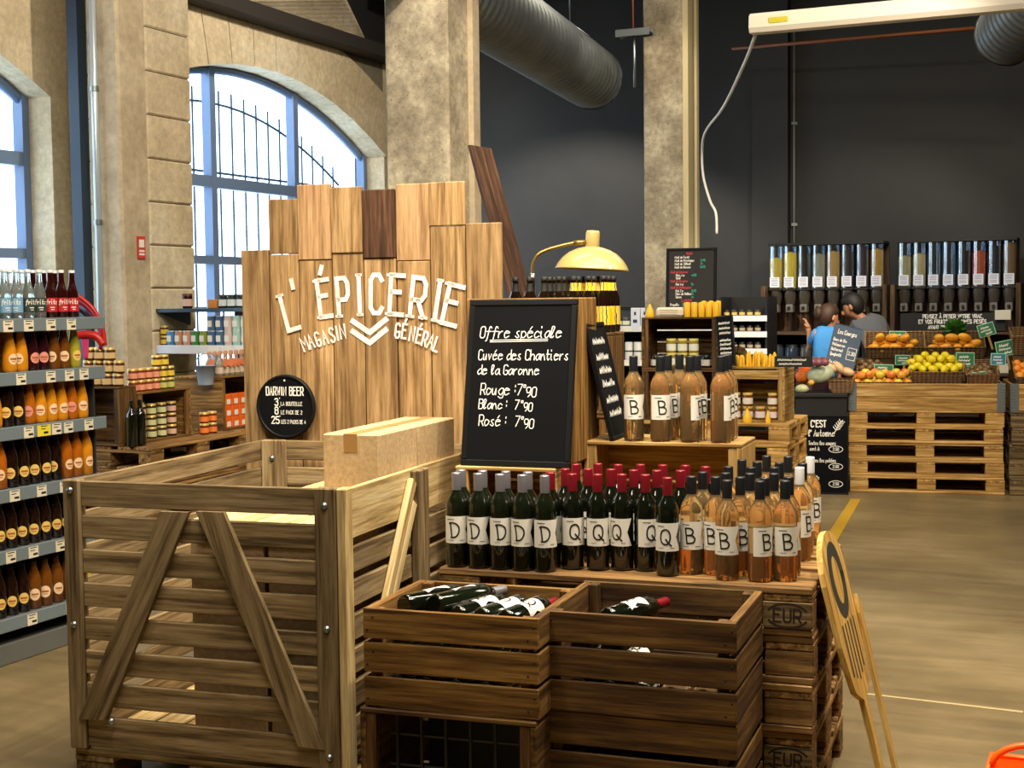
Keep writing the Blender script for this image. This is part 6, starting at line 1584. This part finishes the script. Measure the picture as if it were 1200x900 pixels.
def person(label, base, hip, chest, neck, hd, R, face, shL, elL, wrL, shR, elR, wrR, dL, dR, shirt, trouser, hair, skinm, wide, bun, shoe):
    """all points in the person's own axes: x right in the picture, y away, z up, feet at 0"""
    t = thing('person', label, 'person', base)
    V = lambda p: Vector(p)
    N = {'pelvis': (V(hip), (wide*.80, .105)), 'waist': ((V(hip)*.55+V(chest)*.45), (wide*.70, .095)), 'chest': (V(chest), (wide*.86, .105)), 'neck': (V(neck), .048),
         'jaw': (V(hd)+Vector((0, 0, -R*.55))+V(face).normalized()*R*.18, (R*.62, R*.66)), 'head': (V(hd)+Vector((0, 0, R*.15)), (R*.80, R*.92)), 'crown': (V(hd)+Vector((0, 0, R*.80)), (R*.52, R*.60))}
    E = [('pelvis', 'waist'), ('waist', 'chest'), ('chest', 'neck'), ('neck', 'jaw'), ('jaw', 'head'), ('head', 'crown')]
    for sd, s_ in (('L', -1), ('R', 1)):
        N['hp'+sd] = (V(hip)+Vector((s_*wide*.5, 0, -.09)), .080); N['kn'+sd] = (Vector((s_*.085+hip[0]*.5, .02-.03, .47)), .055); N['an'+sd] = (Vector((s_*.09, 0.03, .09)), .036); N['to'+sd] = (Vector((s_*.11, -.13, .035)), (.040, .030))
        E += [('pelvis', 'hp'+sd), ('hp'+sd, 'kn'+sd), ('kn'+sd, 'an'+sd), ('an'+sd, 'to'+sd)]
    arm_nodes(N, E, 'L', V(shL), V(elL), V(wrL), dL); arm_nodes(N, E, 'R', V(shR), V(elR), V(wrR), dR)
    skinned('body', N, E, skinm, t)
    g = .022
    def clothe(name, keys, extra, mat):
        n2 = {}
        for k in keys:
            p, r = N[k]; n2[k] = (p, tuple(x+g for x in r) if isinstance(r, tuple) else r+g)
        n2.update(extra); e2 = [(a, b) for a, b in E if a in n2 and b in n2]
        for k, v in extra.items(): e2.append((v[2], k)); n2[k] = (v[0], v[1])
        skinned(name, n2, e2, mat, t)
    mid = lambda a, b, f: V(a)*(1-f)+V(b)*f
    clothe('shirt', ['waist', 'pelvis', 'chest', 'shL', 'shR'], {'slL': (mid(shL, elL, .75), .056, 'shL'), 'slR': (mid(shR, elR, .75), .056, 'shR'), 'collar': (mid(chest, neck, .66), .098, 'chest')}, shirt)
    clothe('trousers', ['pelvis', 'hpL', 'hpR', 'knL', 'knR'], {'cuL': (V(N['anL'][0])+Vector((0, 0, .02)), .056, 'knL'), 'cuR': (V(N['anR'][0])+Vector((0, 0, .02)), .056, 'knR')}, trouser)
    for sd in 'LR':
        a = V(N['an'+sd][0]); b = V(N['to'+sd][0]); MB().ball(.052, .135, .045, seg=14, ring=8).build('shoe', shoe, t, loc=((a.x+b.x)/2, (a.y+b.y)/2-.01, .045))
    head(t, V(hd), R, skinm, hair, face, bun)
    return t
Yw = 12.75
def pw_(px, py, base, dy=0): p = at(px, py, Y=Yw+dy); return (p.x-base.x, dy, p.z)
bw = Vector((at(968, 400, Y=Yw).x, Yw, 0)); w_ = lambda x, y, d=0: pw_(x, y, bw, d)
person('woman in a blue shirt with brown hair in a bun at the dispensers', bw, (0.0, 0, .86), (.0, 0, 1.18), w_(970, 388), w_(972, 371.5), .098, (.85, .25, -.35),
       w_(956, 391), w_(950, 408, .12), w_(948, 388, .28), w_(981, 391), w_(989, 410, .1), w_(992, 396, .28), (0, .6, .6), (0, .8, .4),
       plain('blue_shirt', '3a86c8', .75), plain('dark_jeans', '20283a', .8), plain('brown_hair', '3a2416', .6), sk1, .155, True, plain('dark_shoe_a', '1c1a1a', .6))
Yw = 13.0
bm_ = Vector((at(1022, 400, Y=Yw).x, Yw, 0)); w_ = lambda x, y, d=0: pw_(x, y, bm_, d)
person('man in a grey shirt with dark hair leaning towards the woman', bm_, (.06, 0, .93), (.02, 0, 1.28), w_(1006, 368), w_(998, 359), .10, (-.75, .3, -.45),
       w_(1003, 378), w_(997, 402, .1), w_(994, 392, .3), w_(1033, 377), w_(1041, 402, .06), w_(1037, 418, .2), (0, .8, .3), (0, .6, -.4),
       plain('grey_shirt', '5a5c62', .8), plain('dark_trousers', '1e2024', .8), plain('dark_hair', '18120e', .6), sk2, .185, False, plain('dark_shoe_b', '181818', .6))

# orange shopping basket low at the right front corner
pb = at(1206, 905, Y=4.35)
t = thing('shopping_basket', 'bright orange plastic basket on the floor at the lower right corner', 'basket', (pb.x+.04, 4.35, 0), -.4)
op = plain('orange_plastic', 'e85a0c', .35)
mb = MB(); a = [(-.16, -.12), (.16, -.12), (.16, .12), (-.16, .12)]; H_ = pb.z
vs_ = [(x*.82, y*.82, .004) for x, y in a]+[(x, y, H_) for x, y in a]+[(x*.97, y*.96, H_) for x, y in a]+[(x*.80, y*.79, .012) for x, y in a]; fs = [(3, 2, 1, 0)]
for j in range(3):
    for i in range(4): fs.append((j*4+i, j*4+(i+1) % 4, (j+1)*4+(i+1) % 4, (j+1)*4+i))
fs.append((12, 13, 14, 15)); mb.add(vs_, fs); mb.build('body', op, t)
MB().tube([(x, y, H_) for x, y in a+[a[0]]], .010, 8).build('rim', op, t)
hz_ = at(1192, 874, Y=4.35).z-H_
MB().tube([(-.15*math.cos(math.pi*i/12), 0, H_+hz_*math.sin(math.pi*i/12)) for i in range(13)], .011, 8).build('handle', op, t)
